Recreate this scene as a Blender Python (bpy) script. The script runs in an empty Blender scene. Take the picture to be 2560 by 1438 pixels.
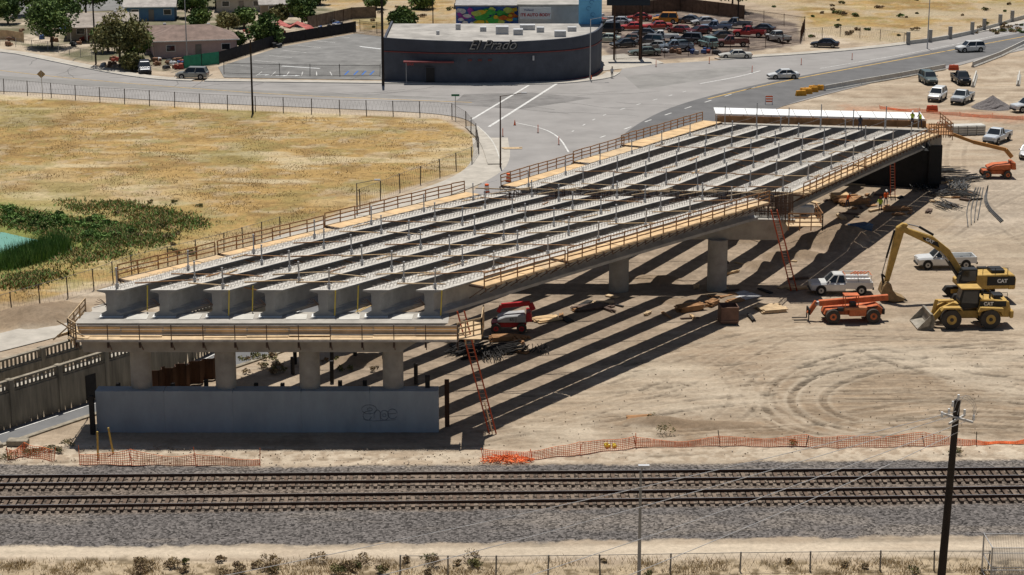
import bpy, math, random
import numpy as np
from mathutils import Vector, Matrix
from mathutils.geometry import tessellate_polygon
R=random.Random(11)
H=47.8; F=4978.0; TH=math.atan(1326/4978.0); ST=math.sin(TH); CT=math.cos(TH)
def G(u,v,z=0.0):
    xc=(u-1280)/F; yc=-(v-719)/F
    t=(H-z)/(ST-yc*CT)
    return (xc*t, t*(CT+yc*ST), z)
def P(u,v,y):
    xc=(u-1280)/F; yc=-(v-719)/F
    k=y/(CT+yc*ST)
    return (xc*k,y,H-k*(ST-yc*CT))
scene=bpy.context.scene
COL=scene.collection
# ------------------------------------------------ materials
MC={}
def M(name,col,rough=.85,metal=0.0,var=.22,scale=1.5,bump=0.0,spec=.3,fine=0.0):
    if name in MC: return MC[name]
    m=bpy.data.materials.new(name); m.use_nodes=True
    nt=m.node_tree; b=nt.nodes['Principled BSDF']
    b.inputs['Roughness'].default_value=rough; b.inputs['Metallic'].default_value=metal
    b.inputs['Specular IOR Level'].default_value=spec
    tc=nt.nodes.new('ShaderNodeTexCoord')
    n=nt.nodes.new('ShaderNodeTexNoise'); n.inputs['Scale'].default_value=scale; n.inputs['Detail'].default_value=6; n.inputs['Roughness'].default_value=.65
    nt.links.new(tc.outputs['Object'],n.inputs['Vector'])
    mr=nt.nodes.new('ShaderNodeMapRange'); mr.inputs[1].default_value=.3; mr.inputs[2].default_value=.7
    mr.inputs[3].default_value=1-var; mr.inputs[4].default_value=1+var
    nt.links.new(n.outputs['Fac'],mr.inputs[0])
    mx=nt.nodes.new('ShaderNodeVectorMath'); mx.operation='SCALE'; mx.inputs[0].default_value=col[:3]
    nt.links.new(mr.outputs[0],mx.inputs['Scale'])
    nt.links.new(mx.outputs[0],b.inputs['Base Color'])
    if bump>0:
        n2=nt.nodes.new('ShaderNodeTexNoise'); n2.inputs['Scale'].default_value=scale*8; n2.inputs['Detail'].default_value=4
        nt.links.new(tc.outputs['Object'],n2.inputs['Vector'])
        bp=nt.nodes.new('ShaderNodeBump'); bp.inputs['Strength'].default_value=bump; bp.inputs['Distance'].default_value=.05
        nt.links.new(n2.outputs['Fac'],bp.inputs['Height']); nt.links.new(bp.outputs[0],b.inputs['Normal'])
    MC[name]=m; return m
def streaky(name,col,var=.25,sx=(1.2,1.2,.15),rough=.85,c2=None):
    if name in MC: return MC[name]
    m=M(name,col,rough,var=var,scale=1.6)
    nt=m.node_tree; n=[x for x in nt.nodes if x.type=='TEX_NOISE'][0]
    mp=nt.nodes.new('ShaderNodeMapping'); mp.inputs['Scale'].default_value=sx
    tc=[x for x in nt.nodes if x.type=='TEX_COORD'][0]
    nt.links.new(tc.outputs['Object'],mp.inputs[0]); nt.links.new(mp.outputs[0],n.inputs['Vector'])
    return m
conc=M('concrete',(.34,.315,.275),.9,var=.22,scale=.8,bump=.2)
concg=streaky('concrete_girder_shaded',(.31,.305,.29),.22,sx=(.6,.6,.5))  # girder body tone lowered to put the shade of the webs into the colour
conct=M('concrete_girder_top',(.47,.44,.39),.95,var=.25,scale=1.5,bump=.2)  # rough top face, kept paler than the webs darkened for shade
concd=streaky('concrete_wall',(.30,.335,.36),.13,sx=(.5,.5,.2))
conco=streaky('concrete_old',(.255,.22,.165),.4)
concw=M('concrete_light',(.50,.48,.43),.9,var=.15,scale=1)
ply=M('plywood',(.58,.40,.215),.8,var=.25,scale=.7)
lum=M('lumber',(.34,.18,.08),.8,var=.35,scale=1.3)
lum2=M('lumber_light',(.52,.38,.225),.8,var=.25,scale=1.3)
rebar=M('rebar_steel',(.12,.08,.06),.7,.2,var=.4,scale=2)
rebl=M('rebar_galvanised',(.46,.42,.37),.7,.1,var=.3,scale=2)
steel=M('galvanised_steel',(.42,.42,.42),.5,.4,var=.15)
dark=M('dark_steel',(.025,.022,.02),.7,.1,var=.4)
rust=streaky('rusty_steel',(.07,.035,.02),.5)
tarp=M('black_tarp',(.012,.012,.013),.6,var=.5,scale=.8,bump=.4)
white=M('white_paint',(.72,.72,.70),.5,var=.06)
whitew=M('worn_white_paint',(.55,.54,.51),.7,var=.35,scale=1.6)
yelp=M('yellow_road_paint',(.46,.30,.09),.7,var=.35,scale=1.2)
glass=M('tinted_glass',(.02,.025,.03),.08,0,var=.1,spec=.6)
tyre=M('tyre_rubber',(.018,.017,.016),.85,var=.3)
tyred=M('dusty_tyre',(.06,.052,.043),.9,var=.3)
rim=M('wheel_rim',(.35,.35,.35),.4,.6,var=.1)
catY=M('machine_yellow',(.46,.29,.075),.6,var=.28,scale=1.6)
blk=M('machine_black',(.02,.02,.019),.5,var=.3)
orng=M('machine_orange',(.50,.13,.045),.6,var=.35,scale=2)
redm=M('machine_red',(.40,.02,.025),.4,var=.15)
greym=M('machine_grey',(.5,.5,.5),.5,var=.15)
hiv=M('safety_orange',(.85,.13,.02),.6,var=.12)
hivy=M('safety_yellow',(.55,.70,.05),.6,var=.1)
netm=M('orange_plastic_net',(.85,.22,.07),.7,var=.25)
poleW=streaky('creosoted_wood',(.030,.022,.017),.45)
asph=M('asphalt_weathered',(.265,.25,.235),.95,var=.14,scale=.18,bump=.1)
asphd=M('asphalt_dark',(.125,.122,.12),.9,var=.18,scale=.3,bump=.1)
asphl=M('asphalt_lot',(.185,.18,.17),.95,var=.28,scale=.35,bump=.1)
sidew=M('sidewalk_concrete',(.40,.365,.31),.95,var=.2,scale=.6)
fencew=M('fence_wire',(.20,.19,.18),.6,.3,var=.2)
# ------------------------------------------------ mesh builder
class MB:
    def __init__(s): s.v=[];s.f=[];s.m=[]
    def add(s,vs,fs,m=0):
        o=len(s.v); s.v+=[tuple(p) for p in vs]; s.f+=[tuple(i+o for i in f) for f in fs]; s.m+=[m]*len(fs); return s
    def hexa(s,p,m=0): return s.add(p,[(0,3,2,1),(4,5,6,7),(0,1,5,4),(1,2,6,5),(2,3,7,6),(3,0,4,7)],m)
    def box(s,c,d,m=0,rz=0,tx=1,ty=1):
        x,y,z=d[0]/2,d[1]/2,d[2]/2; ca,sa=math.cos(rz),math.sin(rz); p=[]
        for zz,fx,fy in((-z,1,1),(z,tx,ty)):
            for a,b in((-x*fx,-y*fy),(x*fx,-y*fy),(x*fx,y*fy),(-x*fx,y*fy)):
                p.append((c[0]+a*ca-b*sa,c[1]+a*sa+b*ca,c[2]+zz))
        return s.hexa(p,m)
    def beam(s,a,b,w,h=None,m=0):
        h=h or w; a=Vector(a);b=Vector(b); d=(b-a)
        if d.length<1e-6: return s
        d.normalize(); up=Vector((0,0,1))
        if abs(d.z)>.98: up=Vector((0,1,0))
        r=d.cross(up).normalized()*(w/2); u=r.cross(d).normalized()*(h/2)
        p=[a-r-u,a+r-u,a+r+u,a-r+u,b-r-u,b+r-u,b+r+u,b-r+u]
        return s.add(p,[(0,1,2,3),(4,7,6,5),(0,4,5,1),(1,5,6,2),(2,6,7,3),(3,7,4,0)],m)
    def cyl(s,a,b,r1,r2=None,n=12,m=0):
        r2=r1 if r2 is None else r2; a=Vector(a);b=Vector(b); d=(b-a).normalized()
        up=Vector((0,0,1)) if abs(d.z)<.98 else Vector((0,1,0))
        x=d.cross(up).normalized(); y=d.cross(x)
        p=[]
        for c,r in((a,r1),(b,r2)):
            for i in range(n):
                t=2*math.pi*i/n; p.append(c+x*(math.cos(t)*r)+y*(math.sin(t)*r))
        f=[(i,(i+1)%n,n+(i+1)%n,n+i) for i in range(n)]+[tuple(range(n-1,-1,-1)),tuple(range(n,2*n))]
        return s.add(p,f,m)
    def prism(s,pts,y0,y1,m=0):
        n=len(pts); p=[(a,y0,b) for a,b in pts]+[(a,y1,b) for a,b in pts]
        f=[(i,(i+1)%n,n+(i+1)%n,n+i) for i in range(n)]+[tuple(range(n-1,-1,-1)),tuple(range(n,2*n))]
        return s.add(p,f,m)
    def slab(s,pts,z0,z1,m=0):
        n=len(pts); p=[(a[0],a[1],z0) for a in pts]+[(a[0],a[1],z1) for a in pts]
        f=[(i,(i+1)%n,n+(i+1)%n,n+i) for i in range(n)]
        tr=tessellate_polygon([[Vector((a[0],a[1],0)) for a in pts]])
        f+=[tuple(t) for t in tr]+[tuple(i+n for i in t) for t in tr]
        return s.add(p,f,m)
    def sheet(s,pts,z,m=0):
        p=[(a[0],a[1],z) for a in pts]
        tr=tessellate_polygon([[Vector(q) for q in p]])
        out=[]
        for t in tr:
            a,b,c=[Vector(p[i]) for i in t]
            out.append(tuple(t) if (b-a).cross(c-a).z>0 else tuple(reversed(t)))
        return s.add(p,out,m)
    def loft(s,rings,m=0,cap=True,mlast=None):
        n=len(rings[0]); p=[q for r in rings for q in r]; f=[];mm=[]
        for k in range(len(rings)-1):
            for i in range(n): f.append((k*n+i,k*n+(i+1)%n,(k+1)*n+(i+1)%n,(k+1)*n+i)); mm.append(mlast if (mlast is not None and i==n-1) else m)
        if cap: f+=[tuple(range(n-1,-1,-1)),tuple(range((len(rings)-1)*n,len(rings)*n))]; mm+=[m,m]
        s.add(p,f,m); s.m[-len(mm):]=mm; return s
    def ribbon(s,pts,w,z=None,m=0,dash=None):
        L=offs(pts,w/2);Q=offs(pts,-w/2)
        for i in range(len(pts)-1):
            zz=[pts[i][2],pts[i+1][2]] if z is None else [z,z]
            s.add([(L[i][0],L[i][1],zz[0]),(Q[i][0],Q[i][1],zz[0]),(Q[i+1][0],Q[i+1][1],zz[1]),(L[i+1][0],L[i+1][1],zz[1])],[(0,1,2,3)],m)
        return s
    def sweep(s,pts,w,z0,z1,m=0):
        L=offs(pts,w/2);Q=offs(pts,-w/2)
        rings=[[(L[i][0],L[i][1],z0),(Q[i][0],Q[i][1],z0),(Q[i][0],Q[i][1],z1),(L[i][0],L[i][1],z1)] for i in range(len(pts))]
        return s.loft(rings,m)
    def obj(s,name,mats,loc=(0,0,0),rz=0,parent=None,bevel=0,smooth=False,label=None,cat=None,group=None,kind=None):
        me=bpy.data.meshes.new(name); me.from_pydata(s.v,[],s.f)
        if not isinstance(mats,(list,tuple)): mats=[mats]
        for m in mats: me.materials.append(m)
        me.polygons.foreach_set('material_index',s.m)
        me.update()
        if smooth:
            me.polygons.foreach_set('use_smooth',[True]*len(s.f)); 
            try: me.set_sharp_from_angle(angle=math.radians(35))
            except Exception: pass
        o=bpy.data.objects.new(name,me); COL.objects.link(o)
        o.location=loc; o.rotation_euler[2]=rz
        if parent: o.parent=parent
        if bevel:
            b=o.modifiers.new('b','BEVEL'); b.width=bevel; b.segments=1; b.limit_method='ANGLE'
        tag(o,label,cat,group,kind)
        return o
def tag(o,label=None,cat=None,group=None,kind=None):
    if label: o['label']=label
    if cat: o['category']=cat
    if group: o['group']=group
    if kind: o['kind']=kind
def thing(name,label,cat,loc=(0,0,0),rz=0,group=None):
    o=bpy.data.objects.new(name,None); COL.objects.link(o); o.location=loc; o.rotation_euler[2]=rz
    o.empty_display_size=.3
    tag(o,label,cat,group); return o
def offs(pts,d):
    out=[]
    n=len(pts)
    for i in range(n):
        a=Vector(pts[max(i-1,0)][:2]); b=Vector(pts[min(i+1,n-1)][:2]); t=(b-a).normalized()
        out.append((pts[i][0]-t.y*d,pts[i][1]+t.x*d))
    return out
def dens(pts,step):
    out=[]
    for i in range(len(pts)-1):
        a=Vector(pts[i]);b=Vector(pts[i+1]); n=max(1,int((b-a).length/step))
        for k in range(n): out.append(tuple(a+(b-a)*(k/n)))
    out.append(tuple(pts[-1])); return out
def smoothp(pts,it=2):
    for _ in range(it):
        q=[pts[0]]
        for i in range(len(pts)-1):
            a=Vector(pts[i]);b=Vector(pts[i+1]); q+= [tuple(a*.75+b*.25),tuple(a*.25+b*.75)]
        q.append(pts[-1]); pts=q
    return pts
def GP(l,z=0): return [G(u,v,z) for u,v in l]
def text(s,size,mat,loc,rot,name,parent=None,ext=.02,shear=0,label=None,bold=0):
    c=bpy.data.curves.new(name,'FONT'); c.body=s; c.size=size; c.extrude=ext; c.shear=shear; c.offset=bold
    c.align_x='CENTER'; c.align_y='CENTER'
    t=bpy.data.objects.new(name+'_tmp',c); COL.objects.link(t)
    dg=bpy.context.evaluated_depsgraph_get(); me=bpy.data.meshes.new_from_object(t.evaluated_get(dg))
    bpy.data.objects.remove(t); me.materials.clear(); me.materials.append(mat)
    o=bpy.data.objects.new(name,me); COL.objects.link(o); o.location=loc; o.rotation_euler=rot
    if parent: o.parent=parent
    if label: o['label']=label
    return o
# ------------------------------------------------ camera, light
cam=bpy.data.cameras.new('camera'); co=bpy.data.objects.new('camera',cam); COL.objects.link(co)
cam.sensor_width=36; cam.lens=F/2560*36; cam.clip_end=12000; cam.clip_start=1
co.location=(0,0,H); co.rotation_euler=(math.pi/2-TH,0,0); scene.camera=co
w=bpy.data.worlds.new('World'); scene.world=w; w.use_nodes=True
sk=w.node_tree.nodes.new('ShaderNodeTexSky'); sk.sky_type='NISHITA'; sk.sun_disc=False
sk.sun_elevation=math.radians(74); sk.sun_rotation=math.radians(0)
w.node_tree.links.new(sk.outputs[0],w.node_tree.nodes['Background'].inputs[0]); w.node_tree.nodes['Background'].inputs[1].default_value=.05
sl=bpy.data.lights.new('sun','SUN'); sl.energy=4.9; sl.angle=math.radians(.5); sl.color=(1,.96,.90)
so=bpy.data.objects.new('sun',sl); COL.objects.link(so); so.rotation_euler=Vector((-.02,.29,1)).to_track_quat('Z','Y').to_euler()
scene.view_settings.view_transform='Standard'; scene.view_settings.look='None'; scene.view_settings.exposure=0
# ------------------------------------------------ underpass corridor
P0=np.array([-40.6,150.5]); D0=np.array([.6,.8]); N0=np.array([.8,-.6])
def C(s,n,z): q=P0+D0*s+N0*n; return (q[0],q[1],z)
def zroad(s):
    t=min(max((s-10)/42.,0),1); return -4.0*(1-(t*t*(3-2*t)))
def zwalk(s):
    t=min(max((s-14)/26.,0),1); return -1.1*(1-t)
# ------------------------------------------------ ground
rng=np.random.RandomState(3)
LT=rng.rand(256,256)
def vn(x,y,sc,sd=0):
    x=x*sc+sd*17.3; y=y*sc+sd*9.1
    xi=np.floor(x).astype(int); yi=np.floor(y).astype(int); fx=x-xi; fy=y-yi
    fx=fx*fx*(3-2*fx); fy=fy*fy*(3-2*fy)
    a=LT[xi%256,yi%256];b=LT[(xi+1)%256,yi%256];c=LT[xi%256,(yi+1)%256];d=LT[(xi+1)%256,(yi+1)%256]
    return (a*(1-fx)+b*fx)*(1-fy)+(c*(1-fx)+d*fx)*fy
def fbm(x,y,sc,o=4,sd=0):
    r=0;a=.5;t=0
    for i in range(o): r=r+a*vn(x,y,sc*2**i,sd+i*3); t+=a; a*=.6
    return r/t
def sdist(poly,X,Y):
    d=np.full(X.shape,1e9); ins=np.zeros(X.shape,bool); n=len(poly)
    for i in range(n):
        ax,ay=poly[i][0],poly[i][1]; bx,by=poly[(i+1)%n][0],poly[(i+1)%n][1]
        dx,dy=bx-ax,by-ay; t=np.clip(((X-ax)*dx+(Y-ay)*dy)/(dx*dx+dy*dy+1e-9),0,1)
        d=np.minimum(d,np.hypot(X-ax-t*dx,Y-ay-t*dy))
        if abs(dy)>1e-9:
            c=((ay>Y)!=(by>Y))&(X<dx*(Y-ay)/dy+ax); ins^=c
    return np.where(ins,d,-d)
def ldist(pl,X,Y):
    d=np.full(X.shape,1e9)
    for i in range(len(pl)-1):
        ax,ay=pl[i][0],pl[i][1]; bx,by=pl[i+1][0],pl[i+1][1]
        dx,dy=bx-ax,by-ay; t=np.clip(((X-ax)*dx+(Y-ay)*dy)/(dx*dx+dy*dy+1e-9),0,1)
        d=np.minimum(d,np.hypot(X-ax-t*dx,Y-ay-t*dy))
    return d
vs=np.linspace(1470,-25,640)
ys=[G(0,v)[1] for v in vs]
rows=np.array([-200,-60,10,50,80,95,105]+ys+[ys[-1]*k for k in (1.02,1.06,1.12,1.2,1.35,1.6,2,3,5,9,16)])
kk=np.linspace(-.29,.29,860)
ks=np.concatenate([[-12,-6,-3,-1.6,-.9,-.6,-.42,-.34,-.31],kk,[.31,.34,.42,.6,.9,1.6,3,6,12]])
yy=np.maximum(np.abs(rows),60)
X=yy[:,None]*ks[None,:]; Y=np.repeat(rows[:,None],len(ks),1)
nr,nc=X.shape
n1=fbm(X,Y,.08,4,1); n2=fbm(X,Y,.35,4,5); n3=fbm(X,Y,1.6,3,8); n4=fbm(X*.25,Y,.5,4,12); n5=fbm(X,Y,.18,5,21); n6=fbm(X*.4,Y,.9,5,33)
def c3(*c): return np.array(c,float)
def mix(a,b,w): return a*(1-w[...,None])+b*w[...,None]
def ss(x,a,b): t=np.clip((x-a)/(b-a),0,1); return t*t*(3-2*t)
DIRT=c3(.345,.270,.192); DIRT2=c3(.235,.178,.122); SAND=c3(.46,.385,.29)
GR1=c3(.375,.245,.095); GR2=c3(.235,.150,.060); GRL=c3(.47,.355,.185); GREEN=c3(.14,.18,.045); GREEN2=c3(.20,.19,.07)
base=mix(DIRT[None,None]*np.ones(X.shape+(3,)),SAND,ss(n1,.48,.7)*.7)
base=mix(base,DIRT2,ss(n2,.5,.72)*.6); base=mix(base,SAND,ss(n4,.52,.7)*.55); base=mix(base,DIRT2,ss(n6,.54,.68)*.35)
grassk=np.zeros(X.shape); ballk=np.zeros(X.shape)
def layer(pl,fe,jit=1.0,world=False):
    poly=pl if world else GP(pl)
    d=sdist(poly,X,Y)+(n2-.5)*jit*2+(n3-.5)*jit
    return ss(d,-fe,fe)
gcol=mix(GR1*np.ones(X.shape+(3,)),GR2,ss(n5,.44,.66)*.8)
gcol=mix(gcol,GRL,ss(n1,.48,.68)*.65); gcol=mix(gcol,c3(.41,.32,.205),ss(n2,.53,.7)*.7); gcol=mix(gcol,GR2*.9,ss(n6,.52,.68)*.55)
gcol=mix(gcol,c3(.50,.41,.255),ss(fbm(X*.3,Y,.25,4,50),.56,.7)*.75)
gcol=mix(gcol,GREEN2,ss(fbm(X,Y,.12,3,30),.56,.72)*.4); gcol=mix(gcol,c3(.25,.21,.08),ss(fbm(X,Y,.5,4,77),.55,.7)*.5)
w_=layer([(-900,215),(0,236),(500,270),(1100,295),(1180,335),(1200,390),(1170,425),(1000,475),(800,545),(480,650),(280,705),(150,735),(0,775),(-900,1000)],.5,.6)
base=mix(base,gcol,w_); grassk=np.maximum(grassk,w_)
for pl,am in [([(2080,-60),(2800,-60),(2800,20),(2560,45),(2260,105),(2150,105),(2020,80),(2000,30),(1840,0)],1.),
           ([(1800,-200),(2900,-200),(2900,0),(1800,0)],1.),([(880,-200),(1150,-200),(1140,70),(900,75),(780,40)],.9),([(-900,-300),(3500,-300),(3500,-30),(-900,-30)],1.)]:
    w_=layer(pl,1.5,2)*am; base=mix(base,mix(gcol,c3(.38,.31,.22),ss(n1,.38,.6)*.7),w_); grassk=np.maximum(grassk,w_)
w_=layer([(-900,212),(0,226),(500,258),(1100,283),(1150,300),(1100,298),(500,270),(0,240),(-900,225)],.5,.5); base=mix(base,SAND,w_*.5)
w_=layer([(600,575),(900,520),(1100,455),(1170,430),(1120,470),(950,530),(700,590),(300,720),(240,725)],.8,1.2); base=mix(base,c3(.34,.26,.15),w_*.6)
w_=layer([(-500,500),(0,505),(70,520),(190,545),(300,560),(335,590),(290,610),(200,640),(120,655),(0,690),(-500,720)],2.0,2.5)
gg=mix(GREEN*np.ones(X.shape+(3,)),c3(.11,.18,.035),ss(n3,.4,.7)); gg=mix(gg,c3(.22,.17,.075),ss(n2,.52,.7)*.75)
base=mix(base,gg,w_*.95); grassk=np.maximum(grassk,w_)
w_=layer([(-100,470),(80,485),(300,515),(450,510),(560,555),(480,610),(330,640),(180,705),(-100,730)],3,4); base=mix(base,c3(.26,.24,.08),w_*.5)
w_=layer([(340,555),(400,530),(440,560),(380,585)],1,2); base=mix(base,c3(.16,.08,.045),w_*.6)
w_=layer([(-900,-40),(700,-40),(900,60),(560,160),(440,180),(200,150),(0,100),(-900,0)],1,1.)
base=mix(base,mix(mix(c3(.28,.23,.17)*np.ones(X.shape+(3,)),SAND,ss(n2,.47,.62)),c3(.08,.085,.04),ss(n1,.45,.6)*.75),w_)
w_=layer([(1500,30),(1850,20),(1990,60),(2010,110),(1900,125),(1780,140),(1560,155),(1500,120)],.6,.5); base=mix(base,mix(c3(.24,.19,.15)*np.ones(X.shape+(3,)),c3(.12,.095,.08),ss(n2,.4,.6)),w_)
for pl,c,am in [([(1150,700),(1900,560),(2150,560),(2250,640),(1980,740),(1700,800),(1400,960),(1150,1090),(900,1110),(700,960),(800,900)],c3(.225,.175,.128),.85),  # dark soil under the bridge, painted darker still to deepen its shadow
             ([(1950,470),(2330,450),(2350,560),(2100,570),(1900,600)],c3(.24,.185,.13),.8),
             ([(1900,930),(2120,880),(2400,960),(2560,1000),(2600,1090),(2100,1075),(1950,1040)],c3(.215,.155,.10),.8),
             ([(1650,850),(1900,850),(2000,1000),(1800,980)],c3(.25,.185,.125),.6),
             ([(1250,1000),(1600,960),(1800,1000),(1500,1060)],c3(.28,.215,.15),.5),
             ([(1930,560),(2200,540),(2260,620),(2100,650),(1900,680)],c3(.20,.145,.10),.8),
             ([(1550,1040),(1900,1055),(2300,1070),(2300,1085),(1700,1085)],c3(.19,.13,.08),.75),
             ([(2000,820),(2560,830),(2600,880),(2100,870)],c3(.28,.215,.15),.6),
             ([(1850,640),(2250,590),(2300,700),(2250,760),(1900,760)],c3(.29,.225,.165),.6),
             ([(2330,430),(2700,380),(2700,560),(2400,600)],c3(.30,.25,.195),.7),
             ([(2180,600),(2700,560),(2700,660),(2200,680)],c3(.32,.26,.19),.5),
             ([(2100,262),(2600,290),(2600,305),(2150,292)],c3(.34,.18,.11),.5),
             ([(-300,770),(150,745),(250,760),(0,830),(-300,900)],c3(.27,.20,.13),.8)]:
    w_=layer(pl,2,2.5)*am; base=mix(base,mix(c*np.ones(X.shape+(3,)),c*1.3,ss(n3,.4,.65)),w_)
w_=layer([(2000,860),(2400,870),(2420,900),(2150,930),(2020,1000),(2000,960)],1.5,1.5); base=mix(base,SAND,w_*.5)
w_=layer([(-900,1112),(100,1108),(700,1118),(1200,1130),(2700,1100),(3500,1100),(3500,1145),(1200,1158),(700,1160),(-900,1180)],.7,.7); base=mix(base,mix(SAND*1.05*np.ones(X.shape+(3,)),DIRT,ss(n3,.42,.62)),w_*.8)
w_=layer([(-900,1350),(1200,1362),(3500,1335),(3500,1385),(1200,1395),(-900,1400)],.8,.5); base=mix(base,mix(SAND*1.13*np.ones(X.shape+(3,)),DIRT,ss(n4,.5,.7)*.6),w_*.85)
w_=layer([(-900,1398),(600,1401),(1300,1406),(3500,1398),(3500,3000),(-900,3000)],.7,1.2); base=mix(base,mix(c3(.40,.315,.21)*np.ones(X.shape+(3,)),c3(.18,.135,.08),ss(n3,.46,.66)),w_); grassk=np.maximum(grassk,w_*.6)
TR=[]
def trk(px,am=.5,wd=.3,gap=2.1,dk=1):
    p=smoothp(GP(px),3); 
    for g_ in (-gap/2,gap/2): TR.append((offs(p,g_),wd,am,dk))
trk([(2560,880),(2250,870),(2050,905),(1960,960),(1935,1010),(1990,1060),(2120,1085)],1.0,.42)
trk([(2560,905),(2300,900),(2130,925),(2030,965),(2010,1010),(2080,1055),(2250,1078)],1.0,.42,2.4)
trk([(2450,860),(2150,860),(1990,900),(1890,960),(1900,1020),(1990,1070)],.7,.32)
trk([(1300,1000),(1600,990),(2000,930),(2300,880),(2560,860)],.8,.4)
trk([(1200,1090),(1500,1040),(1800,1000),(2100,985),(2560,985)],.7,.4)
trk([(1350,1060),(1700,960),(1900,860),(2000,820),(2300,840)],.7,.3)
trk([(1500,950),(1750,870),(1900,830),(2200,830),(2560,845)],.7,.35)
trk([(2200,880),(2350,930),(2560,960)],.8,.5,2.5)
trk([(2150,1040),(2350,1010),(2560,1020)],.8,.5,2.5)
trk([(2100,1075),(2350,1050),(2560,1055)],.7,.45)
trk([(1750,900),(1850,940),(1870,1000),(1800,1060)],.5,.3)
trk([(1600,1130),(2000,1105),(2560,1090)],.5,.35)
trk([(2560,470),(2450,520),(2350,600),(2150,690),(2050,800),(1800,860)],.5,.35)
trk([(2600,560),(2480,600),(2150,650),(2000,700)],.5,.35)
trk([(2600,300),(2400,330),(2380,420),(2450,520),(2600,620)],.5,.35)
trk([(0,290),(400,300),(800,330),(1100,360)],.5,.35); trk([(0,310),(300,300),(700,305),(1150,335)],.5,.35)
trk([(250,300),(500,330),(900,345),(1170,390)],.5,.35); trk([(300,285),(700,300),(1000,310),(1150,350)],.4,.35)
trk([(0,1145),(500,1135),(1000,1135),(1300,1120)],.5,.35)
trk([(0,1378),(900,1385),(1500,1375),(2560,1360)],.5,.4)
for i in range(26):
    a0=R.uniform(-30,30); trk([(1250+R.random()*400,880+i*10),(1700,850+i*10+R.random()*40),(2100+R.random()*200,835+i*10+a0),(2560,840+i*10+R.random()*30)],.25+R.random()*.35,.13+R.random()*.12,1.8+R.random()*.6)
hz=np.zeros(X.shape)
for p,wd,am,dk in TR:
    a=np.array([q[:2] for q in p]); mn=a.min(0)-2; mx=a.max(0)+2
    k=(X>mn[0])&(X<mx[0])&(Y>mn[1])&(Y<mx[1])
    if not k.any(): continue
    d=ldist(p,X[k],Y[k]); w_=(1-ss(d,wd*.5,wd))*am*(.15+1.0*ss(n3[k],.3,.6)*ss(n2[k],.3,.6)); w2=(ss(d,wd*.6,wd)*(1-ss(d,wd,wd*2)))*am*.35
    bb=base[k]; bb=bb*(1-w_[:,None]*.42); bb=bb+(SAND-bb)*w2[:,None]; base[k]=bb; hz[k]-=w_*.05
base*= (1+ (fbm(X*.12,Y*1.2,.8,4,40)-.5)*.5*(1-grassk*.7))[...,None]
w_=layer([(-2500,1155),(0,1160),(600,1166),(1300,1162),(2560,1148),(4500,1130),(4500,1310),(2560,1335),(1300,1355),(600,1362),(0,1366),(-2500,1372)],.25,.5)
bc=mix(c3(.100,.090,.083)*np.ones(X.shape+(3,)),c3(.17,.145,.12),ss(n4,.5,.7)*.5)
tb=layer([(-2500,1195),(0,1192),(2560,1170),(4500,1150),(4500,1240),(2560,1258),(0,1286),(-2500,1300)],.3,.4); bc=mix(bc,c3(.13,.098,.072),tb*.6)
base=mix(base,bc,w_); ballk=w_
z=-(n3)*.05-.01 + hz
def mound(u,v,rx,ry,h,jit=.5):
    global z,base
    cx,cy,_=G(u,v); d=np.hypot((X-cx)/rx,(Y-cy)/ry)+(n2-.5)*jit
    g=np.clip(1-d,0,1); z=z+h*g**.8*(d<1)*(.8+.4*n3); base=mix(base,c3(.22,.16,.105),ss(g,0,.3)*.7)
mound(2075,605,4.2,3.5,1.4);mound(2130,590,3,2.5,1.1);mound(2010,640,2.5,2,.7);mound(1900,665,2,2,.6)
mound(75,800,4.5,3,1.3);mound(150,775,3,2.5,.9);mound(1790,740,2.5,1.5,.4);mound(1700,755,2,1.4,.4);mound(1640,1055,3,1.2,.5);mound(1750,1062,5,1,.35)
mound(930,900,2.5,2,.6);mound(870,905,2,2,.4);mound(1950,645,2,2,.8)
mound(1640,700,3,2,.5);mound(1850,600,3,2,.5)
sC=(X-P0[0])*D0[0]+(Y-P0[1])*D0[1]; nC=(X-P0[0])*N0[0]+(Y-P0[1])*N0[1]
t=np.clip((sC-10)/42.,0,1); zr=-4.0*(1-(t*t*(3-2*t)))
t2=np.clip((sC-14)/26.,0,1); zw=-1.1*(1-t2)
inr=(sC>-22)&(sC<52)&(nC>0)&(nC<12.2)
inw=(sC>-22)&(sC<40)&(nC>-1.8)&(nC<=0)
z=np.where(inr,zr-.12,np.where(inw,zw-.1,z))
pond=GP([(-400,570),(0,580),(50,592),(95,600),(150,603),(170,620),(120,640),(60,655),(0,662),(-400,700)])
wd=sdist(pond,X,Y); z=z-ss(wd,-1.5,1.0)*.5
me=bpy.data.meshes.new('ground'); nv=nr*nc
me.vertices.add(nv); me.vertices.foreach_set('co',np.stack([X,Y,z],-1).reshape(-1).astype(np.float32))
idx=np.arange(nv).reshape(nr,nc); q=np.stack([idx[:-1,:-1],idx[:-1,1:],idx[1:,1:],idx[1:,:-1]],-1).reshape(-1)
nf=(nr-1)*(nc-1); me.loops.add(nf*4); me.loops.foreach_set('vertex_index',q.astype(np.int32))
me.polygons.add(nf); me.polygons.foreach_set('loop_start',np.arange(0,nf*4,4,dtype=np.int32)); me.polygons.foreach_set('loop_total',np.full(nf,4,np.int32))
me.update(); me.validate()
ca=me.color_attributes.new('soil','FLOAT_COLOR','POINT'); ca.data.foreach_set('color',np.concatenate([np.clip(base,0,1),np.ones(X.shape+(1,))],-1).reshape(-1).astype(np.float32))
kb=me.color_attributes.new('cover','FLOAT_COLOR','POINT'); kb.data.foreach_set('color',np.stack([ballk,grassk,0*ballk,0*ballk+1],-1).reshape(-1).astype(np.float32))
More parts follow.
